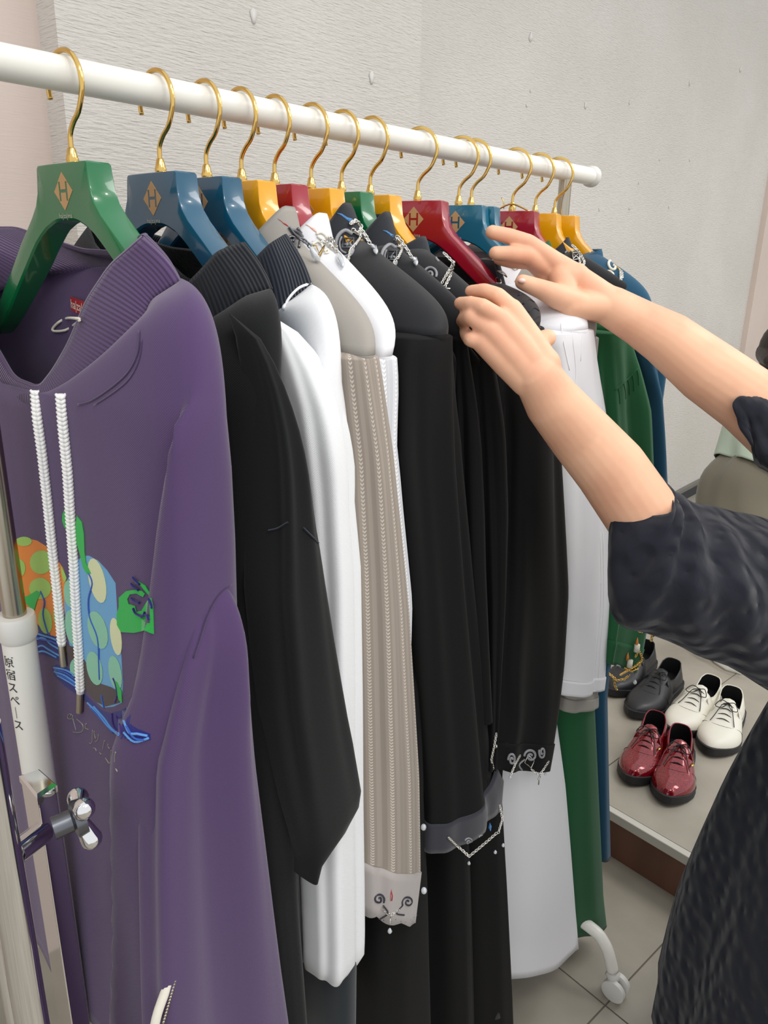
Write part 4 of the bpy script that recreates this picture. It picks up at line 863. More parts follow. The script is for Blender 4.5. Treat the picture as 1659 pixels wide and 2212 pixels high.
# 10 white long shirt dress
g, b, s, c, rg = shirt(9, 'shirt_dress', 'long white shirt dress with stitched sleeve, hanging in front of the green dress', white_cot, white_cot,
    [(1195, 690), (1215, 800), (1224, 900), (1226, 1250), (1214, 1480)], [(1302, 695), (1318, 800), (1335, 950), (1340, 1100), (1336, 1300), (1326, 1480)], 1.368, .806, collar='stand', tilt=-.42, tiltb=.12, seed=16, amp=.0045, bz=.125, tap=.045, topin=.02, wx=.032,
    Lb=[(1092, 1600), (1097, 1700), (1105, 1900), (1115, 2140)], Rb=[(1240, 1500), (1268, 1650), (1298, 1900), (1335, 2110)], zt2=.86, ck=dict(hw=.098, z0=1.414, z1=1.455, depth=.05, front=-.015), hw=.104, zs=1.425, sh=(.212, 1.400), cw=1.6, cat='dress', bamp=.0035, xb=-.482)
cu10 = cuff(g, rg, white_cot, .026, flare=.0)
sk = Skin([c, b, s, cu10])
mb = MB(); stud(sk, mb, E4([(1340, 1280), (1400, 1270), (1450, 1320), (1460, 1390), (1390, 1410), (1300, 1340)])); mb.build('metal_stud', silver, c)
mb = MB()
for p in ([(1297, 700), (1302, 800), (1304, 900), (1300, 1000)], [(1296, 1150), (1298, 1300), (1290, 1400), (1284, 1480)], [(1302, 1150), (1304, 1300), (1297, 1400), (1292, 1480)], [(1217, 1482), (1240, 1492), (1280, 1494), (1306, 1482)], [(1208, 640), (1214, 720), (1230, 800)], [(1232, 640), (1236, 720), (1244, 800), (1240, 860)], [(1256, 640), (1258, 700), (1254, 780)]): sk.line(mb, p, .0004, .0004)
mb.build('stitching', M('white_thread', (240, 240, 242), .7).noise(400, .2), s)

# 11 grey shirt, cuff peeping out under the white sleeve
g, b, s, c, rg = shirt(10, 'dress_shirt', 'grey shirt mostly hidden behind the white dress, its cuff showing under the white sleeve', grey_cot, grey_cot,
    [(1240, 800), (1245, 1000), (1240, 1300), (1236, 1520)], [(1300, 800), (1312, 1000), (1312, 1300), (1308, 1520)], 1.355, .750, collar='stand', tilt=-.42, seed=17, amp=.002, bz=.62, tap=.04, topin=.02, wx=.022, Xs=-.472, ck=dict(hw=.06, z0=1.405, z1=1.448, depth=.04), xb=-.50, group='shirts hanging on the rail')
cuff(g, rg, grey_cot, .022, flare=.06)

# 12 green dress
g, b, s, c, rg = shirt(11, 'dress', 'green dress with puffed sleeve and jewelled cuff, right of the white shirt dress', green_cot, green_cot,
    [(1318, 700), (1324, 850), (1330, 1100), (1330, 1300), (1312, 1410)], [(1378, 745), (1390, 800), (1402, 900), (1412, 1050), (1408, 1200), (1402, 1330), (1386, 1420)], 1.360, .815, collar='fold', tilt=-.5, tiltb=.05, xb=-.478, seed=18, amp=.007, bz=.072, tap=.05, topin=.03, wx=.04, Xs=-.462,
    Lb=[(1226, 1500), (1240, 1800), (1262, 2090)], Rb=[(1312, 1500), (1322, 1700), (1330, 1900), (1346, 2010), (1350, 2060)], zt2=.86, ck=dict(zpk=1.475, hw=.062, drop=.045), sh=(.21, 1.385), cw=1.6, cat='dress', ks=((4, .8), (7, 1), (11, .6)), bamp=.003)
cu12 = cuff(g, rg, green_cot, .048, flare=-.12)
sk = Skin([s, cu12, b])
mb = MB(); sk.line(mb, [(1328, 842), (1345, 828), (1362, 812), (1385, 788)], .0012, .0006)
for x, y in ((1335, 838), (1347, 828), (1356, 818), (1366, 810), (1376, 798)): sk.line(mb, [(x, y), (x+3, y+14), (x+4, y+34)], .0010, .0002)
mb.build('gathered_seam', green_cot, s)
E1 = lambda pts: [(1280+a/4.377, 1330+b/4.377) for a, b in pts]
mb = MB(); scroll(sk, mb, *E1([(225, 495)])[0], 11, -1, 180, .0016, .002); mb.build('scroll_embroidery', greyth, cu12)
mb = MB()
for a in ([(110, 520), (170, 560), (230, 610), (300, 600), (350, 560)], [(260, 560), (330, 510), (400, 470), (440, 430)], [(400, 380), (430, 320), (460, 400), (430, 470)], [(300, 490), (360, 520), (420, 490)], [(110, 500), (100, 560), (105, 620)], [(200, 600), (210, 660), (230, 700)]): chain_links(mb, [sk.hit(*q, .004) for q in E1(a)], .0017, .0008, .003)
mb.build('chain', gold, cu12)
mb = MB(); gem(mb, sk.hit(*E1([(402, 625)])[0], .006), .007, .0035); mb.build('crystal_drop', crystal, cu12)
mb = MB()
for a, b_ in ((345, 445), (412, 300)): p = sk.hit(*E1([(a, b_)])[0], .004); mb.tube([p-_z*.007, p+_z*.007], .005, 12)
can = mb.build('candle_charm', cream, cu12)
mb = MB()
for a, b_ in ((322, 390), (412, 250)): p = sk.hit(*E1([(a, b_)])[0], .004); mb.tube([p-_z*.006, p, p+_z*.01], [.002, .003, .0004], 8)
mb.build('candle_flame', M('orange_bead', (196, 120, 50), .4).noise(100, .1), can)

# 13 charcoal shirt far end
g, b, s, c, rg = shirt(12, 'dress_shirt', 'charcoal shirt with silver square charm on the collar, between the green and teal blue dresses', char_cot, char_cot,
    [(1392, 800), (1404, 900), (1402, 1100), (1398, 1350)], [(1396, 770), (1408, 860), (1418, 950), (1420, 1100), (1405, 1350)], 1.352, .84, seed=19, amp=.002, bz=.5, tap=.04, wx=.02, Xs=-.475, ck=dict(zpk=1.482, hw=.058, drop=.05, spread=.02), colmat=char_col, xb=-.50, group='shirts hanging on the rail')
sk = Skin([c, b]); E9 = lambda pts: [(1180+a/5.028, 460+b/5.028) for a, b in pts]
mb = MB(); sk.line(mb, E9([(200, 440), (220, 420), (260, 420), (290, 440)]), .0016, .002); mb.build('scroll_embroidery', greyth, c)
mb = MB(); sq = E9([(280, 445), (350, 445), (360, 510), (295, 520)]); mb.tube([sk.hit(*q, .004) for q in sq+[sq[0]]], .0012, 6); mb.tube([sk.hit(*q, .004) for q in E9([(285, 510), (320, 480), (350, 450)])], .001, 6); mb.tube([sk.hit(*q, .004) for q in E9([(290, 460), (320, 480), (355, 505)])], .001, 6)
chain_links(mb, [sk.hit(*q, .004) for q in E9([(290, 360), (330, 400), (370, 470), (410, 540), (400, 590)])], .0018, .0008, .0032); chain_links(mb, [sk.hit(*q, .004) for q in E9([(360, 520), (370, 560), (375, 600)])], .0016, .0008, .0032); mb.build('chain', silver, c)

# 14 teal blue dress
g, b, s, c, rg = shirt(13, 'dress', 'teal blue dress with white scroll embroidery on the collar, last garment on the rail', blue_cot, blue_cot,
    [(1390, 760), (1408, 860), (1412, 1000), (1408, 1200), (1385, 1350)], [(1404, 655), (1418, 700), (1440, 830), (1452, 930), (1460, 1040), (1455, 1200), (1418, 1350)], 1.372, .86, tilt=-.4, tiltb=.02, xb=-.478, seed=20, amp=.006, bz=.27, tap=.06, topin=.03, wx=.036, Xs=-.462,
    Lb=[(1290, 1500), (1295, 1700), (1300, 1950)], Rb=[(1330, 1500), (1333, 1700), (1336, 1840), (1342, 1880), (1336, 1930)], zt2=.9, ck=dict(zpk=1.466, hw=.078, drop=.06, spread=.022, lean=.15), sh=(.205, 1.412), cw=1.8, cat='dress', bamp=.002)
cu14 = cuff(g, rg, blue_cot, .035, flare=-.1)
sk = Skin([c, b, s, cu14]); mb = MB(); sk.line(mb, E9([(730, 545), (690, 525), (675, 560), (700, 610), (740, 620), (750, 585), (725, 575)]), .0022, .002); sk.line(mb, E9([(620, 690), (640, 650), (690, 640), (725, 670), (715, 705), (680, 700), (685, 670)]), .0022, .002); mb.build('scroll_embroidery', cream, c)
mb = MB(); mb.tube([sk.hit(*q, .004) for q in E9([(670, 720), (720, 740), (715, 700), (700, 750), (760, 780), (745, 760), (755, 740)])], .0008, 6); mb.tube([sk.hit(*q, .004) for q in E9([(735, 570), (770, 600), (800, 635)])], .001, 6); mb.build('gold_charm', gold, c)
mb = MB(); chain_links(mb, [sk.hit(*q, .004) for q in E9([(800, 635), (820, 660), (825, 710), (800, 760), (790, 800)])], .0016, .0008, .003); chain_links(mb, [sk.hit(*q, .004) for q in E9([(805, 650), (810, 720), (780, 790)])], .0016, .0008, .003); mb.build('chain', silver, c)
mb = MB()
for a in ([(470, 80), (520, 70), (560, 90), (590, 120)], [(450, 150), (500, 150), (540, 110)], [(560, 100), (570, 150), (555, 230)], [(580, 110), (585, 150), (575, 190)]): chain_links(mb, [sk.hit(*q, .004) for q in E1(a)], .0017, .0008, .003)
mb.build('chain', gold, cu14)
# brass clip wire on the dark red hanger
hb = hangers[11]; mb = MB()
mb.tube([(-.030, -.006, -.072), (-.012, -.006, -.063), (0, -.006, -.0595), (.014, -.006, -.063), (.032, -.006, -.071)], .0013, 8, spl=3); mb.tube([(-.011, -.006, -.066), (-.012, -.006, -.056), (-.016, -.006, -.050)], .0009, 6, spl=3)
cw_ = mb.build('clip_wire', gold, None); cw_.parent = hb

# ---------------------------------------------------------------- shoes on the platform
def superell(a, b, n, m=28):
    return [(a*spow(math.cos(t), 2/n), b*spow(math.sin(t), 2/n)) for t in np.linspace(0, 2*math.pi, m, endpoint=False)]
def make_shoe(label, toe, heel, width, mats, lace_m, group, sole_h=.022, tab=False, flip=1):
    toe, heel = np.array(toe), np.array(heel); z0 = .1455; ax = (heel-toe)[:2]; L = np.linalg.norm(ax); ax /= L; sd = np.array([ax[1], -ax[0]])*flip
    def P(s, y, z): q = toe[:2]+ax*s*L+sd*y; return np.array([q[0], q[1], z0+z])
    root = empty('oxford_shoe', P(.5, 0, 0), label, 'shoe', group)
    def wd(s): return width*(.5*math.sin(min(1, s/.30)*math.pi/2)**.6)*(1 if s < .32 else (1-.26*min(1, (s-.32)/.28) if s < .6 else .74+.06*math.sin((s-.6)/.4*math.pi)))*(1 if s < .9 else math.sqrt(max(.0, 1-((s-.9)/.1)**2))*.999+.001)
    def off(s): return .006*math.sin(s*math.pi*1.0)-.004*max(0, .3-s)/.3
    ss = [0.0, .01, .03, .06, .1, .16, .24, .32, .42, .52, .62, .72, .82, .9, .94, .97, .99, 1.0]
    # sole outline extruded
    out = [(s, wd(max(s, .004))+.004+off(s)) for s in ss]+[(s, -wd(max(s, .004))-.004+off(s)) for s in reversed(ss)]
    rings = [[P(s*1.03-.015, y*k, z+(.012*max(0, .22-s)/.22)) for s, y in out] for z, k in ((0, .96), (.003, 1), (sole_h*.5, .985), (sole_h-.003, 1.0), (sole_h, .97))]
    MB().loft(rings, True, True, True).build('sole', mats[1], root, sharp=60)
    # upper: cross sections; opening behind the tongue
    H = [(0, .020), (.03, .034), (.08, .043), (.16, .048), (.24, .052), (.32, .060), (.40, .070), (.48, .080), (.56, .087), (.60, .088)]
    rings = []; m = 21
    for s in np.concatenate([[.004, .012, .025], np.linspace(.05, .56, 16)]):
        w, h = wd(s)+.001, interp(s, H)*.94; r = []
        for a in np.linspace(0, math.pi, m): r.append(P(s, off(s)+w*spow(math.cos(a), .8)*(1-.0*math.sin(a)), sole_h*.6+(h-sole_h*.2)*spow(math.sin(a), .62 if s < .3 else .75)))
        rings.append(r)
    up = MB().loft(rings, closed=False)
    # collar (quarters) round the opening
    def topz(s): return interp(s, [(.50, .080), (.60, .066), (.70, .057), (.80, .060), (.92, .074), (1.0, .082)])
    path = [(s, 1) for s in np.linspace(.46, .97, 12)]+[(.99, .75), (.999, .35), (1.0, 0), (.999, -.35), (.99, -.75)]+[(s, -1) for s in np.linspace(.97, .46, 12)]
    rr_ = []
    for k in range(6):
        q = k/5; r = []
        for s, c in path:
            w = wd(min(s, .97)) if abs(c) == 1 else wd(.97); y = off(s)+w*c*(1-.30*q**1.5 if s < .93 else 1-.2*q); z = sole_h*.6+(topz(s)-sole_h*.6)*q; r.append(P(min(s, 1.0)-(0.0 if s < .9 else .02*q), y, z))
        rr_.append(r)
    up.loft(rr_, closed=False); uo = up.build('upper', mats[0], root, solid=.0018)
    rim = [r + np.array([0, 0, .0005]) for r in rr_[-1]]
    MB().tube(rim, .0016, 8).build('collar_binding', mats[3] if len(mats) > 3 else mats[0], uo)
    # insole / lining
    ins = [P(s, y*.9, sole_h+.006) for s, y in out if s > .42]; MB().prism(ins, (0, 0, .002)).build('insole', mats[2], root)
    ln = [[p*.97+.03*P(.78, off(.78), p[2]-z0) for p in r] for r in rr_]; MB().loft(ln, closed=False).build('lining', mats[2], uo)
    # tongue
    tr = []
    for s, h, k in ((.34, .066, .45), (.44, .079, .5), (.54, .089, .5), (.60, .097, .42), (.615, .100, .3)): tr.append([P(s, off(s)+wd(s)*k*c, h*.96-.004*abs(c)) for c in np.linspace(-1, 1, 9)])
    MB().loft(tr, closed=False).build('tongue', mats[0], root, solid=.003)
    # laces: four bars, two crossings and a bow
    lb = MB()
    for k, s in enumerate((.34, .40, .46, .52)):
        h = interp(s, H)*.94+sole_h*.42; w = wd(s)*.42
        lb.tube([P(s, off(s)-w, h-.004), P(s+.006, off(s), h+.004), P(s, off(s)+w, h-.004)], .0013, 6, spl=4)
    c = P(.53, off(.53), .094); e = lambda s, y, z: P(s, off(.53)+y, z)
    for sg in (-1, 1):
        lb.tube([c, e(.50, sg*.018, .104), e(.44, sg*.030, .092), e(.45, sg*.014, .088), c], .0013, 6, spl=5)
        lb.tube([c, e(.46, sg*.012, .098), e(.36, sg*.026, .072), e(.30, sg*.032, .064)], .0012, 6, spl=5)
    lb.ell(c, .004, .004, .003, 10, 6); lb.build('laces', lace_m, root)
    # stitched seam between toe and quarters
    sm = MB(); sm.tube([P(.27+.10*abs(math.cos(a))**2, off(.3)+wd(.32)*1.01*spow(math.cos(a), .8), sole_h*.6+(interp(.27+.10*abs(math.cos(a))**2, H)*.94-sole_h*.2)*spow(math.sin(a), .72)+.0008) for a in np.linspace(.1, math.pi-.1, 22)], .0007, 5); sm.build('seam', lace_m, uo)
    if tab: q = P(.38, off(.38)+flip*wd(.38)*.66, interp(.38, H)*.94+.004); MB().prism([q+np.array([0, 0, 0]), q+np.array([.006, -.002, 0]), q+np.array([.006, .014, 0]), q+np.array([0, .016, 0])], (0, 0, .0012)).build('gold_tab', gold, uo)
    return root
redpat = M('red_patent_leather', (150, 8, 26), .16, metal=.35, coat=1).mottle((100, 2, 14), 300, .4, .6)
blkl = M('black_leather', (34, 34, 37), .38).noise(160, .2, .0006); whl = M('cream_leather', (226, 222, 208), .42).noise(140, .15, .0005)
solb = M('black_rubber', (30, 31, 33), .6).noise(90, .2); lin_b = M('black_lining', (14, 14, 17), .6).noise(90, .2); lacem = M('black_lace', (26, 27, 27), .7).noise(500, .5); soft = M('patent_red_binding', (140, 30, 50), .4).noise(90, .1)
oz = lambda x, y, z=.145: onZ(x, y, z)
def hl(t, h, L): t, h = oz(*t), oz(*h, .225); d = (h-t)[:2]; d /= np.linalg.norm(d); return t, np.array([t[0]+d[0]*L, t[1]+d[1]*L, .145])
t, h = hl((1441, 1744), (1472, 1565), .275); make_shoe('glossy red patent lace-up shoe, the right and nearer one of the red pair', t, h, .104, (redpat, solb, lin_b, soft), lacem, 'red patent shoes on the platform', tab=True)
t, h = hl((1361, 1700), (1420, 1537), .275); make_shoe('glossy red patent lace-up shoe, the left one of the red pair', t, h, .104, (redpat, solb, lin_b, soft), lacem, 'red patent shoes on the platform', tab=True)
t, h = hl((1534, 1638), (1588, 1474), .30); make_shoe('cream leather lace-up shoe with black sole, the right one of the cream pair', t, h, .112, (whl, solb, lin_b), lacem, 'cream shoes on the platform')
t, h = hl((1450, 1594), (1545, 1457), .30); make_shoe('cream leather lace-up shoe, the left one, partly behind the red shoes', t, h, .112, (whl, solb, lin_b), lacem, 'cream shoes on the platform')
t, h = hl((1366, 1556), (1468, 1414), .31); make_shoe('black leather lace-up shoe in full view left of the cream pair', t, h, .112, (blkl, solb, lin_b), lacem, 'black shoes on the platform')
t, h = hl((1318, 1508), (1402, 1383), .31); make_shoe('black leather lace-up shoe half hidden behind the green sleeve cuff', t, h, .108, (blkl, solb, lin_b), lacem, 'black shoes on the platform')
# white strappy sandal further back
E3 = lambda a, b, z=.15: onZ(1280+a/4.377, 1330+b/4.377, z)
sd = empty('slipper', E3(1150, 400, .145), 'white open slipper lying behind the shoes under the navy sleeve', 'slipper')
P = [E3(940, 210, .18), E3(930, 260, .175), E3(980, 320, .17), E3(1060, 360, .175), E3(1120, 370, .18), E3(1090, 340, .185), E3(1030, 270, .185), E3(980, 220, .18), E3(940, 210, .18)]
MB().tube(P, .004, 8, spl=4).build('strap', caster_w, sd)
P = [E3(1110, 380, .155), E3(1150, 440, .15), E3(1260, 510, .15), E3(1400, 550, .15), E3(1420, 545, .152)]; Q = [p+np.array([.02, .10, .004]) for p in P]
MB().loft([P, [a*.5+b*.5+_z*.012 for a, b in zip(P, Q)], Q], closed=False).build('footbed', whitep, sd, solid=.012)
P = [E3(1100, 340, .18), E3(1180, 370, .19), E3(1300, 440, .19), E3(1420, 545, .165)]; MB().tube(P, .004, 8, spl=5).build('strap', caster_w, sd)

# ---------------------------------------------------------------- woman sorting the clothes
def remesh(o, vox, it=6):
    m = o.modifiers.new('r', 'REMESH'); m.mode = 'VOXEL'; m.voxel_size = vox; m.use_smooth_shade = True
    m = o.modifiers.new('sm', 'SMOOTH'); m.factor = .5; m.iterations = it
wm = MB()
dl = .765
def A(x, y, d=dl): return at(x, y, d)
C7 = lambda a, b, d=dl: at(980+a/6.38, 600+b/6.38, d)
# left arm (nearer the camera)
elL, shL = at(1450, 1195, .915), at(1800, 1260, 1.04)
wrL = C7(1150, 1360, .785)
wm.chain([(shL, .044), (elL+np.array([.03, 0, .0]), .040), (elL, .040), (at(1385, 1110, .885), .0425), (at(1320, 1015, .86), .040), (at(1250, 935, .835), .035), (at(1195, 870, .805), .030), (wrL, .0245)])
# left hand: metacarpals then fingers
mcp = [C7(800, 440, .776), C7(645, 570, .764), C7(500, 720, .764), C7(390, 880, .770)]
wr4 = [C7(1240, 1200, .785), C7(1160, 1280, .782), C7(1080, 1340, .782), C7(1010, 1420, .787)]
for k in range(4):
    wm.chain([(wrL, .022), (wr4[k], .017), ((wr4[k]+mcp[k])/2, .0145), (mcp[k], .0112)])
    if k < 3: wm.chain([((wr4[k]+wr4[k+1])/2, .017), ((mcp[k]+mcp[k+1])/2*.70+.30*(wr4[k]+wr4[k+1])/2, .0105)])
wm.chain([(mcp[0], .0100), (C7(610, 245, .768), .0082), (C7(420, 175, .778), .0074), (C7(235, 185, .790), .0064)])
wm.chain([(mcp[1], .0100), (C7(400, 400, .752), .0083), (C7(240, 355, .762), .0075), (C7(85, 350, .776), .0064)])
wm.chain([(mcp[2], .0095), (C7(245, 545, .760), .0082), (C7(150, 560, .778), .0074), (C7(110, 600, .795), .0062)])
wm.chain([(mcp[3], .0090), (C7(235, 850, .768), .0078), (C7(175, 790, .782), .0068), (C7(150, 740, .795), .0058)])
wm.chain([(wr4[0], .018), (C7(1120, 1000, .80), .0150), (C7(1180, 880, .806), .0112), (C7(1290, 830, .806), .0096)])
# right arm (further away)
C6 = lambda a, b, d: at(960+a/2.373, 440+b/2.373, d)
shR, elR, wrR = at(1900, 1040, 1.12), at(1700, 945, .99), C6(850, 525, .975)
wm.chain([(shR, .050), (elR+np.array([.03, .01, .0]), .046), (elR, .044), (C6(1560, 1010, .985), .0435), (C6(1350, 860, .98), .041), (C6(1150, 700, .978), .035), (C6(1000, 610, .976), .029), (wrR, .0255)])
mR = [C6(560, 290, .955), C6(530, 330, .962), C6(520, 370, .97), C6(545, 420, .972)]
wR4 = [C6(780, 460, .968), C6(765, 480, .973), C6(760, 505, .978), C6(770, 530, .982)]
for k in range(4): wm.chain([(wrR, .024), (wR4[k], .019), ((wR4[k]+mR[k])/2, .0165), (mR[k], .0118)])
wm.chain([((mR[0]+wR4[0])/2, .018), (C6(600, 380, .955), .016), (C6(640, 520, .948), .016), (wrR, .02)])
wm.chain([(mR[0], .0118), (C6(430, 200, .945), .0104), (C6(330, 166, .938), .0096), (C6(245, 146, .935), .0086)])
wm.chain([(mR[1], .0112), (C6(430, 265, .945), .0104), (C6(340, 257, .935), .0098), (C6(262, 254, .930), .0086)])
wm.chain([(mR[2], .0105), (C6(440, 300, .965), .009), (C6(350, 300, .962), .0082), (C6(280, 285, .960), .0074)])
wm.chain([(C6(700, 520, .955), .0165), (C6(590, 480, .94), .0155), (C6(500, 440, .93), .0120), (C6(400, 402, .925), .0094)])
# torso, neck, head, legs
T0 = np.array([-.02, 1.20, 0])
wm.chain([(T0+_z*.86, .13), (T0+_z*.98+np.array([-.02, 0, 0]), .11), (T0+_z*1.12+np.array([-.06, 0, 0]), .115)]); wm.chain([(shL, .05), (T0+_z*1.17+np.array([-.09, 0, 0]), .08), (shR, .05)])
wm.chain([(T0+_z*1.19+np.array([-.08, 0, 0]), .06), (T0+_z*1.30+np.array([-.06, 0, 0]), .048)])
HD = T0+np.array([-.06, 0, 1.41]); wm.ell(HD, .092, .072, .112); wm.ell(HD+np.array([-.03, 0, -.05]), .06, .052, .06); wm.capsule(HD+np.array([-.088, 0, .01]), .009, HD+np.array([-.104, 0, -.022]), .012)
wm.ell(HD+np.array([-.082, 0, -.056]), .012, .024, .008)
for sg in (-1, 1): wm.ell(HD+np.array([.005, sg*.072, -.005]), .016, .01, .03); wm.ell(HD+np.array([-.078, sg*.03, .012]), .012, .016, .010)
for sg in (-1, 1): wm.chain([(T0+np.array([0, sg*.09, .84]), .085), (T0+np.array([0, sg*.09, .48]), .055), (T0+np.array([.01, sg*.09, .42]), .052), (T0+np.array([.02, sg*.09, .10]), .036), (T0+np.array([.02, sg*.09, .04]), .036), (T0+np.array([-.12, sg*.10, .028]), .028)])
wo = wm.build('person', skin, None, loc=(T0[0], T0[1], 0)); remesh(wo, .0019, 5)
tag(wo, 'person in a navy textured blouse and long skirt, reaching with both hands into the clothes', 'person')
ORG[wo.name] = np.array([T0[0], T0[1], 0.])
# nail of the far thumb
p = C6(396, 396, .9135); mb = MB(); mb.ell(p, .0050, .0050, .0035, 12, 8); mb.build('thumb_nail', skin2, wo)
def ringpts(pts, n=48):   # closed catmull ring through control points
    P = [np.array(p) for p in pts]; m = len(P); out = []
    for k in range(n):
        s = k/n*m; i = int(s); t = s-i; p0, p1, p2, p3 = P[(i-1) % m], P[i % m], P[(i+1) % m], P[(i+2) % m]
        out.append(.5*((2*p1)+(-p0+p2)*t+(2*p0-5*p1+4*p2-p3)*t*t+(-p0+3*p1-3*p2+p3)*t**3))
    return out
bl = MB()
def four(tp, bt, d0, d1, thick):   # top px, bottom px, depths, thickness
    a, b = at(*tp, d0), at(*bt, d1); m = (a+b)/2; v = EYE-m; v /= np.linalg.norm(v); return ringpts([a, m*.5+a*.5+v*thick*.85, m*.5+b*.5+v*thick*.9, b, m*.5+b*.5-v*thick*.9, m*.5+a*.5-v*thick*.85])
def wrinkle(rings, seed, amp, z=6):
    out = []
    for k, r in enumerate(rings):
        c = sum(r)/len(r); s = min(1, k/3)
        out.append([p+(p-c)/np.linalg.norm(p-c)*foldf(2*math.pi*j/len(r), k*.35, seed, ((3, 1), (5, .8), (8, .5)))*amp*s for j, p in enumerate(r)])
    return out
def dens(rings, m=4):
    out = []
    for i in range(len(rings)-1):
        R0, R1, R2, R3 = [np.array(rings[q]) for q in (max(i-1, 0), i, i+1, min(i+2, len(rings)-1))]
        for k in range(m):
            t = k/m; out.append(list(.5*((2*R1)+(-R0+R2)*t+(2*R0-5*R1+4*R2-R3)*t*t+(-R0+3*R1-3*R2+R3)*t**3)))
    out.append(list(np.array(rings[-1]))); return out
RL = [ringpts([at(1423, 1028, .90), at(1450, 1070, .862), at(1442, 1110, .838), at(1320, 1113, .862), at(1335, 1092, .905), at(1372, 1052, .925)]),
      ringpts([at(1432, 1046, .905), at(1460, 1088, .858), at(1445, 1150, .828), at(1320, 1150, .86), at(1345, 1110, .915), at(1385, 1068, .935)]),
      ringpts([at(1455, 1070, .915), at(1490, 1120, .85), at(1440, 1240, .812), at(1323, 1330, .862), at(1350, 1260, .93), at(1400, 1150, .96)]),
      ringpts([at(1500, 1090, .93), at(1530, 1150, .85), at(1490, 1280, .81), at(1400, 1368, .88), at(1410, 1290, .97), at(1450, 1170, .99)]),
      ringpts([at(1565, 1103, .95), at(1590, 1170, .86), at(1570, 1310, .82), at(1500, 1408, .90), at(1490, 1300, 1.0), at(1520, 1190, 1.02)]),
      ringpts([at(1640, 1122, .98), at(1665, 1190, .88), at(1655, 1350, .84), at(1600, 1452, .93), at(1590, 1320, 1.04), at(1600, 1200, 1.06)]),
      ringpts([at(1760, 1150, 1.02), at(1790, 1220, .92), at(1790, 1400, .88), at(1740, 1530, .97), at(1720, 1350, 1.1), at(1730, 1220, 1.12)])]
bl.loft(wrinkle(dens(RL), 41, .0035))
RR_ = [four((1668, 832), (1604, 935), .985, .965, .055), four((1680, 832), (1612, 975), .99, .97, .06), four((1700, 840), (1640, 1010), 1.0, .985, .07), four((1760, 850), (1720, 1060), 1.02, 1.01, .09), four((1830, 850), (1820, 1100), 1.05, 1.05, .1)]
RR_[0] = ringpts([at(1668, 832, .985), at(1620, 850, .955), at(1584, 868, .94), at(1592, 905, .94), at(1605, 935, .95), at(1640, 960, .99), at(1690, 900, 1.02)])
RR_[1] = ringpts([at(1690, 835, .985), at(1640, 850, .955), at(1610, 868, .94), at(1616, 920, .94), at(1634, 985, .95), at(1670, 990, .99), at(1710, 910, 1.02)])
bl.loft(wrinkle(dens(RR_), 42, .003))
# blouse trunk
def trunk(cx, cy, ax_, ay_, z, seed, amp=.004, n=64):
    return [np.array([cx+(ax_+amp*foldf(t, z, seed))*math.cos(t), cy+(ay_+amp*foldf(t, z, seed))*math.sin(t), z]) for t in np.linspace(0, 2*math.pi, n, endpoint=False)]
bl.loft([trunk(T0[0]-.08, T0[1], .065, .08, 1.24, 50, 0), trunk(T0[0]-.08, T0[1], .10, .15, 1.20, 50, .002), trunk(T0[0]-.06, T0[1], .13, .18, 1.1, 50), trunk(T0[0]-.03, T0[1], .15, .18, .98, 50), trunk(T0[0]-.01, T0[1], .165, .18, .88, 50), trunk(T0[0], T0[1], .17, .19, .78, 50)])
blo = bl.build('blouse', navy, wo, solid=.0016)
sk_r = [trunk(T0[0]-.01, T0[1], .165, .175, .92, 51), trunk(T0[0]-.01, T0[1], .20, .20, .8, 51, .004), trunk(T0[0]-.01, T0[1], .235, .225, .65, 51, .007), trunk(T0[0]-.01, T0[1], .26, .26, .5, 51, .009), trunk(T0[0]-.01, T0[1], .28, .285, .35, 51, .010), trunk(T0[0]-.01, T0[1], .29, .30, .2, 51, .010)]
MB().loft(dens(sk_r, 5)).build('skirt', navy, wo, solid=.0018)
hb_ = MB(); hb_.ell(HD+np.array([.022, 0, .012]), .098, .088, .125); hb_.ell(HD+np.array([.05, 0, -.07]), .06, .08, .10); hb_.build('hair', hair_m, wo)

# ---------------------------------------------------------------- seated person at the wall
pm = MB(); D = 2.75
hip = at(1600, 1085, D+.02); chest_ = at(1655, 925, D+.05); shd = at(1700, 850, D+.05)
hipf = hip+np.array([.05, .12, 0])
pm.chain([(hip, .12), (at(1625, 1000, D+.03), .105), (chest_, .115), (shd, .07)])
head2 = at(1705, 765, D+.05); pm.capsule(shd, .05, head2, .05); pm.ell(head2, .075, .07, .10); pm.capsule(head2+np.array([.07, 0, 0]), .01, head2+np.array([.08, 0, -.02]), .012)
for dy in (0, .17):
    q = hip+np.array([-.02+dy*.3, dy, -.02]); kn_ = q+np.array([.36, .10, -.02]); ft = np.array([kn_[0]+.03, kn_[1], .20]); pm.chain([(q, .10), (kn_, .062), (ft, .042), (ft+np.array([.12, .03, -.015]), .032)])
    sh_ = shd+np.array([0, dy, -.02]); el_ = sh_+np.array([.16, .02, -.22]); pm.chain([(sh_, .055), (el_, .042), (el_+np.array([.16, 0, -.16]), .03), (el_+np.array([.22, 0, -.2]), .024)])
po = pm.build('person', skin, None, loc=(hip[0], hip[1], .145)); remesh(po, .008, 4)
tag(po, 'person with dark hair, mint top and olive trousers, sitting low by the far wall', 'person')
po['group'] = 'people in the fitting area'
del po['group']
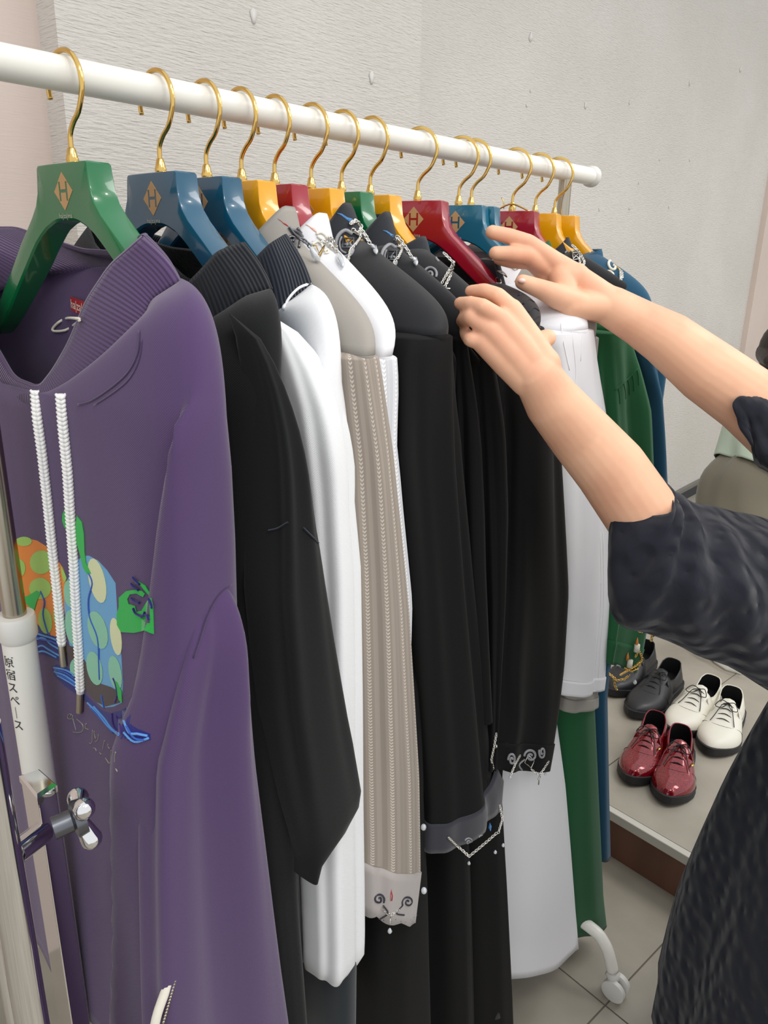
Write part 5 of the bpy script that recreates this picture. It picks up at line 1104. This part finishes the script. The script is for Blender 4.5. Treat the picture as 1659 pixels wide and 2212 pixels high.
def dring(px, py, d, rx, rz, tilt=0, n=40, seed=60, amp=.004, ax3=(0, 0, 1)):
    c = at(px, py, d); return [c+CR*(rx+amp*foldf(t, py*.01, seed))*math.cos(t)*math.cos(tilt)+CU*(rx+amp*foldf(t, py*.01, seed))*math.cos(t)*math.sin(tilt)+CF*rz*math.sin(t) for t in np.linspace(0, 2*math.pi, n, endpoint=False)]
tp = MB(); tp.loft(dens([dring(1690, 815, D+.06, .07, .08, -.2), dring(1695, 850, D+.06, .15, .12, -.3), dring(1688, 900, D+.05, .175, .15, -.4), dring(1672, 955, D+.04, .19, .16, -.48, amp=.006), dring(1652, 1005, D+.03, .175, .17, -.52, amp=.007), dring(1646, 1036, D+.02, .172, .175, -.55, amp=.012)], 4)); tp.build('top', mint, po, solid=.002)
tr_ = MB(); tr_.loft(dens([dring(1655, 990, D+.03, .12, .13, -.5), dring(1622, 1040, D+.02, .155, .15, -.3, amp=.008), dring(1608, 1085, D+.02, .158, .16, -.1, amp=.010), dring(1610, 1130, D+.0, .15, .16, 0, amp=.006), dring(1620, 1170, D+.0, .12, .14, 0)], 4), True, True, True)
for dy in (0, .17):
    q = hip+np.array([-.02+dy*.3, dy, -.02]); kn_ = q+np.array([.36, .10, -.02]); ft = np.array([kn_[0]+.03, kn_[1], .24]); tr_.chain([(q, .112), (kn_, .075)]); tr_.chain([(kn_, .075), (ft, .06)])
tr_.build('trousers', olive, po)
hb2 = MB(); hb2.ell(head2+np.array([-.02, 0, .015]), .088, .085, .11); hb2.chain([(head2+np.array([-.06, -.02, .0]), .05), (at(1662, 778, D), .022), (at(1668, 795, D), .008)]); hb2.build('hair', hair_m, po)
st = empty('stool', (hip[0], hip[1], .1455), 'low black stool under the seated person by the wall', 'stool')
MB().tube([(hip[0], hip[1], hip[2]-.20), (hip[0], hip[1], hip[2]-.14)], .17, 32).build('seat', lin_b, st, sharp=40)
for a in range(4):
    w = a*math.pi/2+.7; MB().tube([(hip[0]+.13*math.cos(w), hip[1]+.13*math.sin(w), hip[2]-.2), (hip[0]+.16*math.cos(w), hip[1]+.16*math.sin(w), .1456)], .011, 10).build('leg', lin_b, st)
